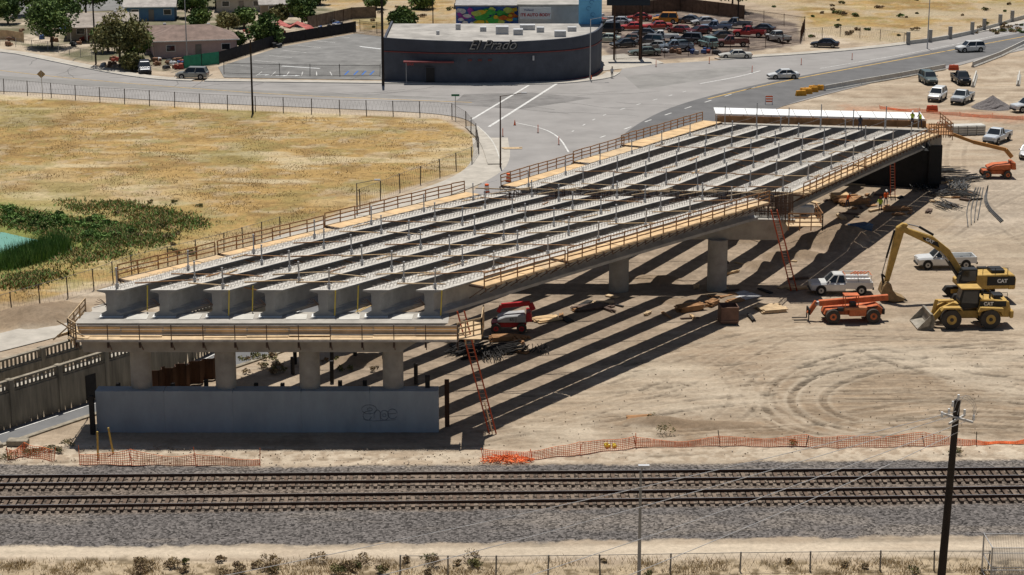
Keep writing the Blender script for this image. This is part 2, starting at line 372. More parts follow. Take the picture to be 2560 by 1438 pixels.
gm=bpy.data.materials.new('ground_soil'); gm.use_nodes=True; nt=gm.node_tree; bs=nt.nodes['Principled BSDF']; bs.inputs['Roughness'].default_value=.97; bs.inputs['Specular IOR Level'].default_value=.1
def N(t,**k):
    n=nt.nodes.new(t)
    for a,b in k.items(): setattr(n,a,b)
    return n
a1=N('ShaderNodeAttribute',attribute_name='soil'); a2=N('ShaderNodeAttribute',attribute_name='cover'); sp=N('ShaderNodeSeparateColor'); nt.links.new(a2.outputs['Color'],sp.inputs[0])
ge=N('ShaderNodeNewGeometry')
def noise(s,d=4,r=.6):
    n=N('ShaderNodeTexNoise'); n.inputs['Scale'].default_value=s; n.inputs['Detail'].default_value=d; n.inputs['Roughness'].default_value=r; nt.links.new(ge.outputs['Position'],n.inputs['Vector']); return n
def mrng(src,a,b,c,d):
    m=N('ShaderNodeMapRange'); m.inputs[1].default_value=a;m.inputs[2].default_value=b;m.inputs[3].default_value=c;m.inputs[4].default_value=d; nt.links.new(src,m.inputs[0]); return m.outputs[0]
nd=mrng(noise(2.5,8,.8).outputs['Fac'],.3,.7,.76,1.24)
ng=mrng(noise(1.6,8,.85).outputs['Fac'],.35,.65,.66,1.34)
vo=N('ShaderNodeTexVoronoi'); vo.inputs['Scale'].default_value=7; nt.links.new(ge.outputs['Position'],vo.inputs['Vector'])
vs_=N('ShaderNodeSeparateColor'); nt.links.new(vo.outputs['Color'],vs_.inputs[0])
nb=mrng(vs_.outputs[0],0,1,.3,1.9)
def mixf(f,a,b):
    m=N('ShaderNodeMix',data_type='FLOAT'); nt.links.new(f,m.inputs[0]); nt.links.new(a,m.inputs[2]); nt.links.new(b,m.inputs[3]); return m.outputs[0]
fac=mixf(sp.outputs[1],nd,ng); fac=mixf(sp.outputs[0],fac,nb)
vm=N('ShaderNodeVectorMath',operation='SCALE'); nt.links.new(a1.outputs['Color'],vm.inputs[0]); nt.links.new(fac,vm.inputs['Scale']); nt.links.new(vm.outputs[0],bs.inputs['Base Color'])
bp=N('ShaderNodeBump'); bp.inputs['Strength'].default_value=.6; bp.inputs['Distance'].default_value=.15
nt.links.new(fac,bp.inputs['Height']); nt.links.new(bp.outputs[0],bs.inputs['Normal'])
me.materials.append(gm)
go=bpy.data.objects.new('ground',me); COL.objects.link(go); go['kind']='structure'
# ------------------------------------------------ roads
def road(name,pts,z,mat):
    return MB().sheet(pts,z).obj(name,mat,kind='structure')
kerbN=[(-900,40),(0,128),(110,150),(230,175),(330,193),(430,203),(560,205),(800,208),(960,210),(1200,214),(1400,211),(1480,203),(1530,195),(1548,183)]
farR=[(1560,166),(1650,160),(1790,152),(1900,143),(2000,138),(2230,118),(2400,92),(2560,58),(2900,0)]
nearL=[(-900,210),(0,226),(250,242),(500,258),(850,272),(1060,282),(1130,290),(1170,300),(1195,320),(1222,345),(1238,370),(1252,412)]
kN=smoothp(GP(kerbN),2); fR=smoothp(GP(farR),2); nL=smoothp(GP(nearL),2)
nearR=GP([(2900,60),(2560,125),(2440,152),(2370,172),(2200,203),(2060,238),(1960,265),(1900,287),(1850,302)])
sA=C(50,0,0);sB=C(50,12,0)
road('road',kN+fR+nearR+[(24,250,0),(12,222,0),(sB[0],sB[1],0),(sA[0],sA[1],0)]+nL[::-1],.03,asph)
road('road',smoothp(GP([(1540,352),(1590,312),(1660,275),(1760,243),(1930,203),(2180,158),(2440,104),(2900,16)]),2)+smoothp(GP([(2900,56),(2560,118),(2440,146),(2300,182),(2050,236),(1930,274),(1850,302),(1700,345)]),2),.034,asphd)
pat=M('asphalt_patch',(.185,.175,.165),.95,var=.3,scale=.3)
road('road',GP([(1480,246),(1330,232),(1160,236),(1130,262),(1300,274)]),.034,pat)
road('road',smoothp(GP([(-300,170),(200,203),(600,225),(1100,243),(1130,250),(600,236),(200,214),(-300,182)]),1),.034,M('asphalt_wheelpath',(.22,.21,.195),.95,var=.15,scale=.25))
road('road',smoothp(GP([(1560,190),(1700,180),(1860,166),(1900,172),(1760,200),(1600,225)]),1),.034,M('asphalt_wheelpath2',(.225,.215,.2),.95,var=.2,scale=.25))
seal=M('tar_seal',(.10,.095,.09),.7,var=.3)
mb=MB()
for k in range(40):
    u=R.uniform(0,1700); v=R.uniform(0,1)
    v=(150+u*.045)+v*70 if u<1100 else R.uniform(225,290); p=[G(u,v)]
    a=R.choice([0,0,1.4])+R.uniform(-.3,.3)
    for j in range(6): a+=R.uniform(-.35,.35); q=p[-1]; p.append((q[0]+2.2*math.cos(a),q[1]+2.2*math.sin(a),0))
    mb.ribbon(p,.09,.039)
mb.obj('road_crack_seal',seal,kind='structure')
mb=MB()
for i in range(18):
    s0=-22+i*4;s1=s0+4
    mb.add([C(s0,0.2,zroad(s0)),C(s0,12,zroad(s0)),C(s1,12,zroad(s1)+.005),C(s1,0.2,zroad(s1)+.005)],[(0,1,2,3)])
mb.obj('road',M('asphalt_underpass',(.155,.155,.155),.9,var=.2,scale=.3),kind='structure')
mb=MB()
for i in range(18):
    s0=-22+i*4;s1=s0+4
    for n in(5.9,6.15): mb.add([C(s0,n,zroad(s0)+.03),C(s0,n+.12,zroad(s0)+.03),C(s1,n+.12,zroad(s1)+.03),C(s1,n,zroad(s1)+.03)],[(0,1,2,3)],0)
    for n in(.8,11.1): mb.add([C(s0,n,zroad(s0)+.03),C(s0,n+.15,zroad(s0)+.03),C(s1,n+.15,zroad(s1)+.03),C(s1,n,zroad(s1)+.03)],[(0,1,2,3)],1)
mb.obj('road_marking',[yelp,whitew],kind='structure')
fl=smoothp([G(1225,345),G(1232,400),G(1195,440),G(1090,482),G(900,540),G(600,650),G(260,790),G(60,842),G(-300,930)],2)
MB().ribbon(fl,4.6,.035).obj('pavement',sidew,kind='structure')
def side(pts,w,sgn,name='pavement'):
    o=offs(pts,sgn*w); poly=[p[:2] for p in pts]+[p for p in o[::-1]]
    MB().slab(poly,-.05,.15).obj(name,sidew,kind='structure')
    MB().sweep([(a,b,0) for a,b in offs(pts,-sgn*.08)],.16,-.05,.165).obj('kerb',concw,kind='structure')
side(kN[:int(len(kN)*.43)],2.2,1)
side(kN[int(len(kN)*.43):],2.0,1)
side(fR[int(len(fR)*.3):],2.0,1)
side(nL[int(len(nL)*.70):],1.6,-1)
road('pavement',GP([(1505,140),(1560,135),(1640,150),(1660,158),(1560,172),(1500,178)]),.04,sidew)
lot=GP([(545,168),(700,118),(890,84),(955,92),(962,200),(800,198),(560,194)])
road('parking_lot',lot,.036,asphl)
road('parking_lot',GP([(0,-10),(330,-20),(420,10),(330,25),(180,30),(0,40)]),.036,asphl)
def mark(l,w,mat,z=.045,sm=True,name='road_marking'):
    p=GP(l); p=smoothp(p,2) if sm and len(p)>2 else p
    return MB().ribbon([(a,b,z) for a,b,_ in p],w).obj(name,mat,kind='structure')
def dashes(l,w,mat,on,off):
    p=dens(smoothp(GP(l),2),on); mb=MB(); step=int(round(off/on))+1
    for i in range(0,len(p)-1,step): mb.ribbon([(p[i][0],p[i][1],.045),(p[i+1][0],p[i+1][1],.045)],w)
    mb.obj('road_marking',mat,kind='structure')
mark([(1175,302),(1322,214)],.36,whitew); mark([(1222,318),(1392,210)],.42,whitew)
mark([(-200,150),(50,184),(300,208),(700,238),(1000,250),(1180,257)],.24,yelp)
mark([(1770,248),(1850,228),(2000,195),(2250,150),(2560,92)],.36,yelp)
mark([(1750,210),(1850,192),(1900,178)],.3,whitew); mark([(1290,308),(1360,322),(1400,345),(1422,382)],.22,whitew)
dashes([(1500,345),(1700,275),(1900,215)],.22,whitew,1.6,3.2); dashes([(1430,330),(1500,290),(1600,260),(1740,222)],.18,whitew,1,3)
mark([(2560,75),(2300,130),(2050,172)],.18,whitew)
for i in range(8):
    a=(600+i*36,178-i*12.5); mark([(a[0],a[1]-14),(a[0]+58,a[1]-8)],.14,whitew,sm=False)
for i in range(6): mark([(640+i*38,190-i*0),(655+i*34,180)],.14,whitew,sm=False)
mark([(900,117),(952,123)],.5,white); mark([(705,166),(800,172)],.5,white)
blu=M('blue_paint',(.03,.15,.5),.6,var=.2)
for a in(862,885,905,925): mark([(a,188),(a+10,178)],.25,blu)
for cu,cv in((660,188),(735,190),(705,190)):
    mb=MB(); p=Vector(G(cu,cv)); 
    mb.add([p+Vector((-1,-.2,.05)),p+Vector((.2,-.2,.05)),p+Vector((.2,.2,.05)),p+Vector((-1,.2,.05)),p+Vector((.2,-.6,.05)),p+Vector((1,0,.05)),p+Vector((.2,.6,.05))],[(0,1,2,3),(4,5,6)])
    mb.obj('road_marking',white,kind='structure')
# ------------------------------------------------ railway
rail_rust=M('rail_rust',(.085,.042,.026),.6,.2,var=.3)
railtop=M('rail_top',(.55,.53,.5),.3,.8,var=.1)
slm=M('sleeper_timber',(.105,.073,.052),.95,var=.5,scale=3)
slx=M('sleeper_timber_pale',(.165,.125,.092),.95,var=.4,scale=3)
def track(vl,vr,label):
    a=Vector(G(0,vl)); b=Vector(G(2560,vr)); d=(b-a).normalized(); a=a-d*45; L=(b-a).length+45; ang=math.atan2(d.y,d.x)
    T=thing('railway_track',label,'railway track',a,ang,'parallel railway tracks on grey ballast')
    for s_ in(-.78,.78):
        MB().box((L/2,s_,.17),(L,.14,.03)).box((L/2,s_,.24),(L,.03,.12)).box((L/2,s_,.325),(L,.085,.05)).box((L/2,s_,.356),(L,.06,.008),1).obj('rail',[rail_rust,railtop],parent=T)
    n=int(L/.56); mid=L/2; order=sorted(range(n),key=lambda i:abs(i*.56-mid)); near=set(order[:100])
    mbs=[MB().box((0,0,.05),(.25,2.65,.2)).obj('sleeper',m,parent=T) for m in(slm,slx)]
    st=MB(); first=[True,True]
    for i in range(n):
        x=i*.56+R.uniform(-.03,.03); y=R.uniform(-.06,.06); k=1 if R.random()<.4 else 0
        if i in near:
            if first[k]: o=mbs[k]; first[k]=False
            else: o=mbs[k].copy(); COL.objects.link(o); o.parent=T
            o.location=(x,y,R.uniform(-.02,.02)); o.rotation_euler[2]=R.uniform(-.03,.03)
        else: st.box((x,y,.05),(.25,2.65,.2),k)
    st.obj('sleepers',[slm,slx],parent=T,kind='stuff')
track(1210,1190,'far railway track with rusty rails on timber sleepers')
track(1265,1238,'near railway track with rusty rails on timber sleepers')
# ------------------------------------------------ bridge
NG=7
A=[Vector((-29.2+3.86*i,139.7,8.4)) for i in range(NG)]
B=[Vector((-1.4+3.87*i,179.6-.28*i,6.85)) for i in range(NG)]
Cc=[Vector((1.2+3.95*i,182.6-.3*i,6.8)) for i in range(NG)]
Dd=[Vector((25.3+3.55*i,229.4-.8*i,4.35)) for i in range(NG)]
def gprof(e):
    wb=.1+.17*e
    half=[(.77,2.0),(.77,1.90),(max(.3,wb),1.76),(wb,1.62),(wb,.56),(max(.24,wb),.44),(.58,.24),(.58,0)]
    return half+[(-a,b) for a,b in reversed(half)]
def girder(a,b,lab,ztop=2.0):
    T=thing('bridge_girder',lab,'bridge girder',a,0,'parallel precast concrete bridge girders')
    d=b-a; L=d.length; rings=[]
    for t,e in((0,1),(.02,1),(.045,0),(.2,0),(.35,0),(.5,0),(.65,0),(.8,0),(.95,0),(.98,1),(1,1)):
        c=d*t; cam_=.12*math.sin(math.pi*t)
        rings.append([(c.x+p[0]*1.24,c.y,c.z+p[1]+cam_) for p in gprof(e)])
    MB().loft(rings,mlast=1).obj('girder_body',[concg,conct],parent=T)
    mb=MB(); m=int(L/.42)
    for k in range(1,m):
        t=k/m; c=d*t; zt=c.z+2+.12*math.sin(math.pi*t); j=R.uniform(-.05,.05); h=.22+R.uniform(-.05,.06)
        for xo in(-.35,.35):
            q=R.uniform(-.04,.04)
            mb.beam((c.x+xo-.1,c.y+j,zt),(c.x+xo-.1+q,c.y+j,zt+h),.026).beam((c.x+xo+.1,c.y+j,zt),(c.x+xo+.1+q,c.y+j,zt+h),.026).beam((c.x+xo-.1+q,c.y+j,zt+h),(c.x+xo+.1+q,c.y+j,zt+h),.026)
    mb.obj('stirrup_rebar',rebl,parent=T,kind='stuff')
    mb=MB()
    for k in range(9):
        an=-.9+k*.22; mb.beam((-.3,.0,.9),(.5*math.sin(an*1.2)-.75,-.35,.9+.55*math.cos(an*2)),.03)
    mb.obj('protruding_strand',rebar,parent=T)
    return T
for i in range(NG):
    girder(A[i],B[i],'precast concrete bridge girder with rebar stirrups resting on the pier cap')
for i in range(NG):
    girder(Cc[i],Dd[i],'precast concrete bridge girder spanning to the far abutment')
def gp(a,b,t,dx=0,dz=0):
    p=a+(b-a)*t; return Vector((p.x+dx,p.y,p.z+2+.12*math.sin(math.pi*t)+dz))
pm=MB().box((0,0,.75),(.1,.1,1.5)).box((0,0,.2),(.22,.2,.3)).box((0,0,1.52),(.14,.14,.06)).obj('safety_post',steel)
first=True
for (S,E,nn) in((A,B,6),(Cc,Dd,6)):
    for i in range(NG):
        for k in range(nn+1):
            t=(k+.35*(i%2))/(nn+.6)+.015
            o=pm if first else pm.copy()
            if not first: COL.objects.link(o)
            first=False
            o.location=gp(S[i],E[i],t); o.rotation_euler=(R.uniform(-.03,.03),R.uniform(-.03,.03),0)
            tag(o,'grey steel safety post clamped on a girder top flange','post','safety posts on the girders')
for (S,E) in((A,B),(Cc,Dd)):
    for i in range(NG):
        mb=MB(); 
        for hh in(1.3,):
            pr=[gp(S[i],E[i],t/12,0,hh-.06*(t%2))-S[i] for t in range(13)]
            for a,b in zip(pr,pr[1:]): mb.beam(a,b,.014)
        mb.obj('safety_cable',steel,loc=S[i],label='thin wire safety cable strung along a girder',cat='cable',group='safety cables on the girders')
ystr=M('yellow_strap',(.55,.42,.06),.6,var=.15)
for i in range(1,NG):
    MB().beam((0,0,0),(-.1,.02,-1.9),.09,.03).obj('tie_down_strap',ystr,loc=A[i]+Vector((-1.35 if i%2 else .95,-.12 if i%2==0 else 1.2,2.0)),label='yellow tie down strap hanging beside a girder end',cat='strap',group='yellow straps at the girder ends')
for (S,E,sts) in((A,B,[.045,.12,.28,.40,.52,.64,.78,.93]),(Cc,Dd,[.05,.2,.4,.58,.78])):
    for si,t in enumerate(sts):
        for i in range(NG-1):
            if R.random()<.14: continue
            t2=t+R.uniform(-.015,.04)
            a=gp(S[i],E[i],min(t+R.uniform(0,.015),1),.1,.05+R.uniform(0,.05)); b=gp(S[i+1],E[i+1],min(t2,1),-.1,.05)
            MB().beam((0,0,0),b-a,.10,.07).obj('timber_brace',R.choice([lum2,lum,lum,ply]),loc=a,label='timber brace laid across two bridge girders',cat='timber brace',group='timber braces between girders')
            if R.random()<.35:
                a=gp(S[i],E[i],t,.3,-.15); b=gp(S[i+1],E[i+1],t+.02,-.3,-1.3)
                MB().beam((0,0,0),b-a,.08,.08).obj('timber_brace',lum,loc=a,label='diagonal timber strut wedged between two girders',cat='timber brace',group='timber braces between girders')
for k in range(26):
    S,E=(A,B) if R.random()<.6 else (Cc,Dd); i=R.randint(0,NG-1); t=R.uniform(.05,.93)
    a=gp(S[i],E[i],t,R.uniform(-.4,.4),.06); b=gp(S[i],E[i],t+R.uniform(.03,.06),R.uniform(-.4,.4),.08)
    MB().beam((0,0,0),b-a,.14,.05).obj('loose_plank',R.choice([lum,lum2,ply]),loc=a,label='loose plank lying along a girder top',cat='planks',group='loose planks on the girders')
def walkway(S,E,t0,t1,sgn,dz,lab,wd=1.5,off=.9,rail2=False):
    a=S+(E-S)*t0; b=S+(E-S)*t1; T=thing('edge_walkway',lab,'walkway',a,0,'timber walkways along the bridge edges')
    d=b-a; L=d.length; dn=d.normalized(); nrm=Vector((dn.y,-dn.x,0)).normalized()*sgn
    z0=2.0+dz
    i0=nrm*off+Vector((0,0,z0)); o0=nrm*(off+wd)+Vector((0,0,z0))
    mb=MB(); nseg=max(1,int(L/2.44))
    for k in range(nseg):
        g=.015; p=d*((k+g)/nseg); q_=d*((k+1-g)/nseg); j=R.uniform(0,.03); ww=nrm*R.uniform(-.06,.04)
        up=Vector((0,0,.03+j)); dn_=Vector((0,0,j-.02))
        mb.hexa([p+i0+dn_,q_+i0+dn_,q_+o0+dn_+ww,p+o0+dn_+ww,p+i0+up,q_+i0+up,q_+o0+up+ww,p+o0+up+ww],0 if R.random()<.75 else 1)
    mb.obj('plywood_deck',[ply,lum2],parent=T)
    mb=MB(); k2=max(2,int(L/1.9))
    for k in range(k2+1):
        p=d*(k/k2)+o0+Vector((0,0,-.15)); mb.beam(p,p+Vector((R.uniform(-.05,.05),0,1.2)),.095,.095)
    for hh in(.38,.72,1.06):
        for k in range(k2):
            p=d*(k/k2)+o0+Vector((0,0,hh+R.uniform(-.04,.04))); q_=d*((k+1)/k2)+o0+Vector((0,0,hh+R.uniform(-.04,.04)))
            mb.beam(p,q_,.045,.095)
    mb.obj('guard_rail',lum,parent=T)
    mb=MB(); k3=max(2,int(L/1.2))
    for k in range(k3+1):
        p=d*(k/k3)+o0; mb.beam(p+Vector((0,0,-.1)),p-nrm*(wd+.1)+Vector((0,0,-.1)),.09,.14); mb.beam(p-nrm*.1+Vector((0,0,-.15)),p-nrm*(wd+.1)+Vector((0,0,-1.1)),.06,.06); mb.beam(p+nrm*.12+Vector((0,0,-.1)),p+nrm*.12+Vector((0,0,-.38)),.12,.1)
    mb.obj('overhang_bracket',rebar,parent=T)
    mb=MB().beam(o0+Vector((0,0,-.08)),d+o0+Vector((0,0,-.08)),.1,.18)
    mb.obj('edge_timber',lum2,parent=T); return T
walkway(A[6],B[6],.08,.30,1,-.1,'plywood walkway with timber railing along the outer girder',1.3)
walkway(A[6],B[6],.305,.985,1,.02,'plywood walkway with timber railing along the outer girder',1.4)
walkway(Cc[6],Dd[6],.0,.4,1,-.05,'plywood walkway with timber railing beside the second span',1.3)
walkway(Cc[6],Dd[6],.405,.99,1,.05,'plywood walkway with timber railing beside the second span',1.4)
walkway(A[0],B[0],.065,.28,-1,-.1,'plywood walkway with timber railing on the field side',1.5)
walkway(A[0],B[0],.285,.55,-1,0,'plywood walkway with timber railing on the field side',1.4)
walkway(A[0],B[0],.56,.97,-1,.1,'plywood walkway with timber railing on the field side',1.7)
walkway(Cc[0],Dd[0],.0,.30,-1,0,'plywood walkway with timber railing near the street',1.6)
walkway(Cc[0],Dd[0],.31,.55,-1,.1,'plywood walkway with timber railing near the street',1.9)
walkway(Cc[0],Dd[0],.56,1.0,-1,.2,'plywood walkway with timber railing near the street',2.4)
# pier 1
T=thing('bridge_pier','concrete bridge pier with a wide cap on four round columns','bridge pier',(-18,139.4,0),0,'concrete bridge piers')
MB().hexa([(-13.0,-1.4,6.2),(9.9,-1.4,6.2),(9.9,1.5,6.2),(-13.0,1.5,6.2),(-13.4,-1.4,8.38),(13.4,-1.4,8.38),(13.4,1.6,8.38),(-13.4,1.6,8.38)][:8]).obj('pier_cap',conc,parent=T)
for u in(360,570,778,985):
    x=(u-1280)/33.86+18
    MB().cyl((x,0,0),(x,0,6.25),.76,n=28).obj('column',conc,parent=T,smooth=True)
for i in range(NG): MB().box((A[i].x+18,.55,8.395),(1.7,.9,.06)).obj('bearing_pad',white,parent=T)
for i in range(NG-1): MB().box(((A[i].x+A[i+1].x)/2+18,.2,8.4),(1.5,1.4,.03),rz=R.uniform(-.05,.05)).obj('white_formboard',concw,parent=T)
T=thing('falsework_platform','timber work platform with railing around the pier cap','work platform',(0,0,0))
x0,x1=-31.2,-3.9; yf=136.75
mb=MB()
mb.box(((x0+x1)/2,yf+.55,7.5),(x1-x0,1.15,.06)); mb.box((x1+.9,139.1,7.55),(1.6,4.8,.06)); mb.box((x0+.1,139.6,7.55),(1.5,5.5,.06))
mb.obj('plywood_deck',lum2,parent=T)
mb=MB()
for k in range(9):
    xa=x0+(x1-x0)*k/9; mb.box((xa+1.5,yf+1.05-R.uniform(0,.6),7.56+k%3*.03),(3.0,.28,.05),rz=R.uniform(-.02,.02)); mb.box((xa+1.5,yf+1.09,7.95+R.uniform(-.04,.06)),(2.9,.06,.28),1)
mb.obj('loose_plank',[lum2,ply],parent=T)
MB().box(((x0+x1)/2,yf+1.12,7.85),(x1-x0,.06,.75)).obj('form_panel',M('form_panel',(.36,.29,.22),.8,var=.3,scale=.7),parent=T)
n=12
for k in range(n+1):
    x=x0+(x1-x0)*k/n; MB().beam((x,yf,7.0),(x,yf,8.6),.06,m=0).beam((x,yf,7.35),(x,yf+1.2,7.35),.12).beam((x,yf+.1,7.3),(x,yf+1.2,6.4),.06).box((x,yf+.05,7.15),(.16,.16,.5)).obj('steel_bracket',rebar,parent=T)
mb=MB()
for hh in(7.9,8.25,8.55): mb.beam((x0,yf,hh),(x1,yf,hh),.03,m=0)
mb.beam((x0,yf-.03,7.42),(x1,yf-.03,7.42),.06,.16)
mb.obj('cable_rail',rebl,parent=T)
mb=MB()
for (xa,ya,xb,yb) in((x1,136.8,x1+1.7,138.2),(x1+1.7,138.2,x1+1.8,141.6),(x0,136.8,x0-.8,138),(x0-.8,138,x0-.7,143.5)):
    for k in range(4):
        f=k/3; mb.beam((xa+(xb-xa)*f,ya+(yb-ya)*f,7.0),(xa+(xb-xa)*f,ya+(yb-ya)*f,8.75),.1,.1)
    for hh in(7.9,8.3,8.7): mb.beam((xa,ya,hh),(xb,yb,hh),.05,.12)
mb.beam((x0-1.6,138,7.4),(x0+1.2,142,7.5),.1,.2); mb.beam((x0-1.8,137.4,7.3),(x0+.5,137.3,9.3),.06,.1); mb.beam((x0-1.4,137.2,8.8),(x0+.9,137.3,7.3),.06,.1)
mb.obj('guard_rail',lum2,parent=T)
# crash wall
xa=G(243,1080)[0]; xb=G(1097,1080)[0]
T=thing('crash_wall','long grey concrete crash wall with graffiti beneath the columns','wall',((xa+xb)/2,138.9,0))
Lw=xb-xa; mb=MB(); npn=5
for k in range(npn): 
    mb.box((-Lw/2+Lw*(k+.5)/npn,0,1.5),(Lw/npn-.02,1.2,3.3))
mb.box((0,.0,1.4),(Lw-.1,1.16,3.2))
mb.obj('wall_body',concd,parent=T,bevel=.03)
grm=M('graffiti_paint',(.16,.18,.21),.8,var=.4,scale=3)
def stroke(mb,pts,w,y):
    for p,q_ in zip(pts,pts[1:]): mb.beam((p[0],y,p[1]),(q_[0],y,q_[1]),.03,w)
def bub(cx,cz,rx,rz,a0=0,a1=360): return [(cx+rx*math.cos(math.radians(a0+(a1-a0)*k/14)),cz+rz*math.sin(math.radians(a0+(a1-a0)*k/14))) for k in range(15)]
mb=MB(); cx0=7.9
stroke(mb,bub(cx0-.45,1.75,.55,.35,-160,190),.045,-.61);stroke(mb,bub(cx0-.6,1.25,.3,.35,60,350),.045,-.61);stroke(mb,bub(cx0-.4,1.75,.18,.12),.04,-.61)
stroke(mb,bub(cx0+.15,1.25,.25,.45,-40,200),.045,-.61);stroke(mb,bub(cx0+.65,1.3,.32,.38,-10,350),.045,-.61);stroke(mb,bub(cx0+.65,1.3,.12,.12),.04,-.61);stroke(mb,bub(cx0+1.25,1.4,.35,.38,10,330),.045,-.61);stroke(mb,[(cx0+1,1.4),(cx0+1.5,1.45)],.04,-.61)
stroke(mb,[(cx0-.9,1.0),(cx0-.2,.85),(cx0+1.5,.95)],.03,-.61)
mb.obj('graffiti',grm,parent=T)
for u,v0,v1 in((233,1085,990),(1118,1065,950),(1070,1070,940)):
    p=G(u,v0); zt=P(u,v1,p[1])[2]
    MB().box((0,-.15,zt/2),(.34,.04,zt)).box((0,.15,zt/2),(.34,.04,zt)).box((0,0,zt/2),(.04,.3,zt)).obj('steel_pile',dark if u!=1118 else rust,loc=p,label='dark steel H pile standing beside the crash wall',cat='steel pile',group='steel H piles')
for u,vt in((295,958),(432,958),(515,950),(640,958),(706,958),(850,952),(912,952)):
    p=P(u,vt,141.5)
    MB().box((0,-.12,p[2]/2),(.3,.04,p[2])).box((0,.12,p[2]/2),(.3,.04,p[2])).box((0,0,p[2]/2),(.04,.24,p[2])).obj('steel_pile',dark,loc=(p[0],141.5,0),label='dark steel H pile behind the crash wall',cat='steel pile',group='steel H piles')
for u,v in((732,905),(738,880),(830,880),(888,875),(960,872),(830,925),(1040,930)):
    p=G(u,v+30); h=R.uniform(1.2,2.0)
    MB().cyl((0,0,0),(0,0,h),.16,n=10).obj('steel_pile',dark,loc=p,label='dark round steel post beneath the girders',cat='steel pile',group='round steel posts beneath the girders')
# pier 2
T=thing('bridge_pier','middle concrete bridge pier under the girder joint','bridge pier',(10,181,0),0,'concrete bridge piers')
MB().hexa([(-12,-1.6,4.8),(14.6,-2.6,4.8),(14.6,.9,4.8),(-12,1.6,4.8),(-12.6,-1.6,6.83),(16.0,-3.1,6.83),(16.0,.9,6.83),(-12.6,1.8,6.83)]).obj('pier_cap',conc,parent=T)
for x in(19.0,9.9,.9,-6): MB().cyl((x-10,-2.4+(.0 if x>5 else 1.5),-.1),(x-10,-2.4+(.0 if x>5 else 1.5),4.85),.92,n=28).obj('column',conc,parent=T,smooth=True)
mb=MB()
for k in range(420):
    f=R.random(); x=-11.5+26.5*f; y=.3-1.6*f+R.uniform(-1.3,1.3); 
    mb.beam((x,y,6.8),(x+R.uniform(-.1,.1),y,8.3+R.uniform(0,.9)),.045)
for k in range(36):
    yo=R.uniform(-1.2,1.2); hh=7+R.random()*1.6; mb.beam((-12,.6+yo,hh),(15.5,-1.2+yo,hh),.045)
mb.obj('rebar_cage',rebar,parent=T)
mb=MB()
for k in range(7):
    x=-11+26*k/6.; mb.beam((x-2.4,.9-k*.25,8.95),(x+2.6,.2-k*.25,8.9),.09,.1); mb.beam((x-1,-1.6-k*.2,8.95),(x+3,1.4-k*.2,8.95),.08,.08)
mb.obj('timber_brace',lum2,parent=T)
T=thing('falsework_platform','small timber platform hung off the middle pier end','work platform',(0,0,0))
MB().box((26.6,178.4,6.6),(3.2,4.4,.08)).obj('plywood_deck',lum2,parent=T)
mb=MB()
for (xa_,ya_,xb_,yb_) in((25.1,176.2,28.2,176.2),(28.2,176.2,28.2,180.6)):
    for k in range(4): f=k/3; mb.beam((xa_+(xb_-xa_)*f,ya_+(yb_-ya_)*f,6.2),(xa_+(xb_-xa_)*f,ya_+(yb_-ya_)*f,7.8),.09)
    for hh in(7.0,7.4,7.8): mb.beam((xa_,ya_,hh),(xb_,yb_,hh),.05,.11)
mb.obj('guard_rail',lum,parent=T)
mb=MB()
for k in range(26): x=24.2+R.random()*1.6; y=177+R.random()*3; mb.beam((x,y,6.6),(x+R.uniform(-.1,.1),y,9.3),.05)
mb.obj('rebar_cage',rebar,parent=T)
# abutment
T=thing('bridge_abutment','concrete abutment wrapped in black tarp behind the second span','abutment',(36,229,0))
MB().slab([(-12,-.6),(4,-3.0),(11.0,-5.0),(13.0,-5.2),(13.4,3.4),(-12,7)],0,4.3).obj('abutment_wall',tarp,parent=T,bevel=.05)
MB().slab([(-12.5,1.6),(11.6,-2.9),(13.2,-2.6),(12.8,-1.9),(11.6,-1.9),(-12.5,2.4)],4.3,6.3).obj('back_wall',conc,parent=T)
MB().slab([(11.6,-5.5),(13.1,-5.5),(13.5,1.6),(12.0,1.6)],.6,5.0).obj('tarp_wrap',tarp,parent=T,bevel=.05)
MB().slab([(11.7,-5.3),(13.0,-5.3),(13.3,1.4),(12.0,1.4)],5.0,6.1).obj('end_block',conc,parent=T)
mb=MB()
for k in range(13):
    f=k/13; g=(k+.97)/13; xs=-12.0+24.0*f; xe=-12.0+24.0*g; y0_=3-3.6*f; y1_=3-3.6*g
    mb.hexa([(xs,y0_,7.0),(xe,y1_,7.0),(xe,y1_+2.6,7.15),(xs,y0_+2.6,7.15),(xs,y0_,7.22),(xe,y1_,7.22),(xe,y1_+2.6,7.5),(xs,y0_+2.6,7.5)])
mb.obj('white_form_panel',M('bright_white_form',(.80,.80,.78),.5,var=.04),parent=T)
mb=MB()
mb.hexa([(-12.0,2.85,6.2),(12.0,-.75,6.2),(12.0,-.4,6.2),(-12.0,3.2,6.2),(-12.0,2.85,6.98),(12.0,-.75,6.98),(12.0,-.4,6.98),(-12.0,3.2,6.98)])
for k in range(16): f=k/15; mb.beam((-12+24*f,2.6-3.6*f,6.1),(-12+24*f,2.75-3.6*f,7.2),.07)
mb.obj('timber_form',lum,parent=T)
for k in range(7):
    f=k/6; MB().beam((-11+22*f,2.0-3.6*f,6.2),(-11+22*f,2.0-3.6*f,8.3+.5*(k%2)),.1).obj('safety_post',steel,parent=T)
mb=MB()
for k in range(10): f=k/9.; mb.beam((11.4+2.6*f,-5.6+f*.3,5.9),(11.4+2.6*f,-5.6+f*.3,7.6),.08)
for k in range(6): f=k/5.; mb.beam((14.2,-5.3+7*f,5.6),(14.2,-5.3+7*f,7.6),.08)
for hh in(6.6,7.1,7.5): mb.beam((11.4,-5.7,hh),(14.1,-5.4,hh),.05,.1); mb.beam((14.2,-5.4,hh),(14.2,1.8,hh),.05,.1)
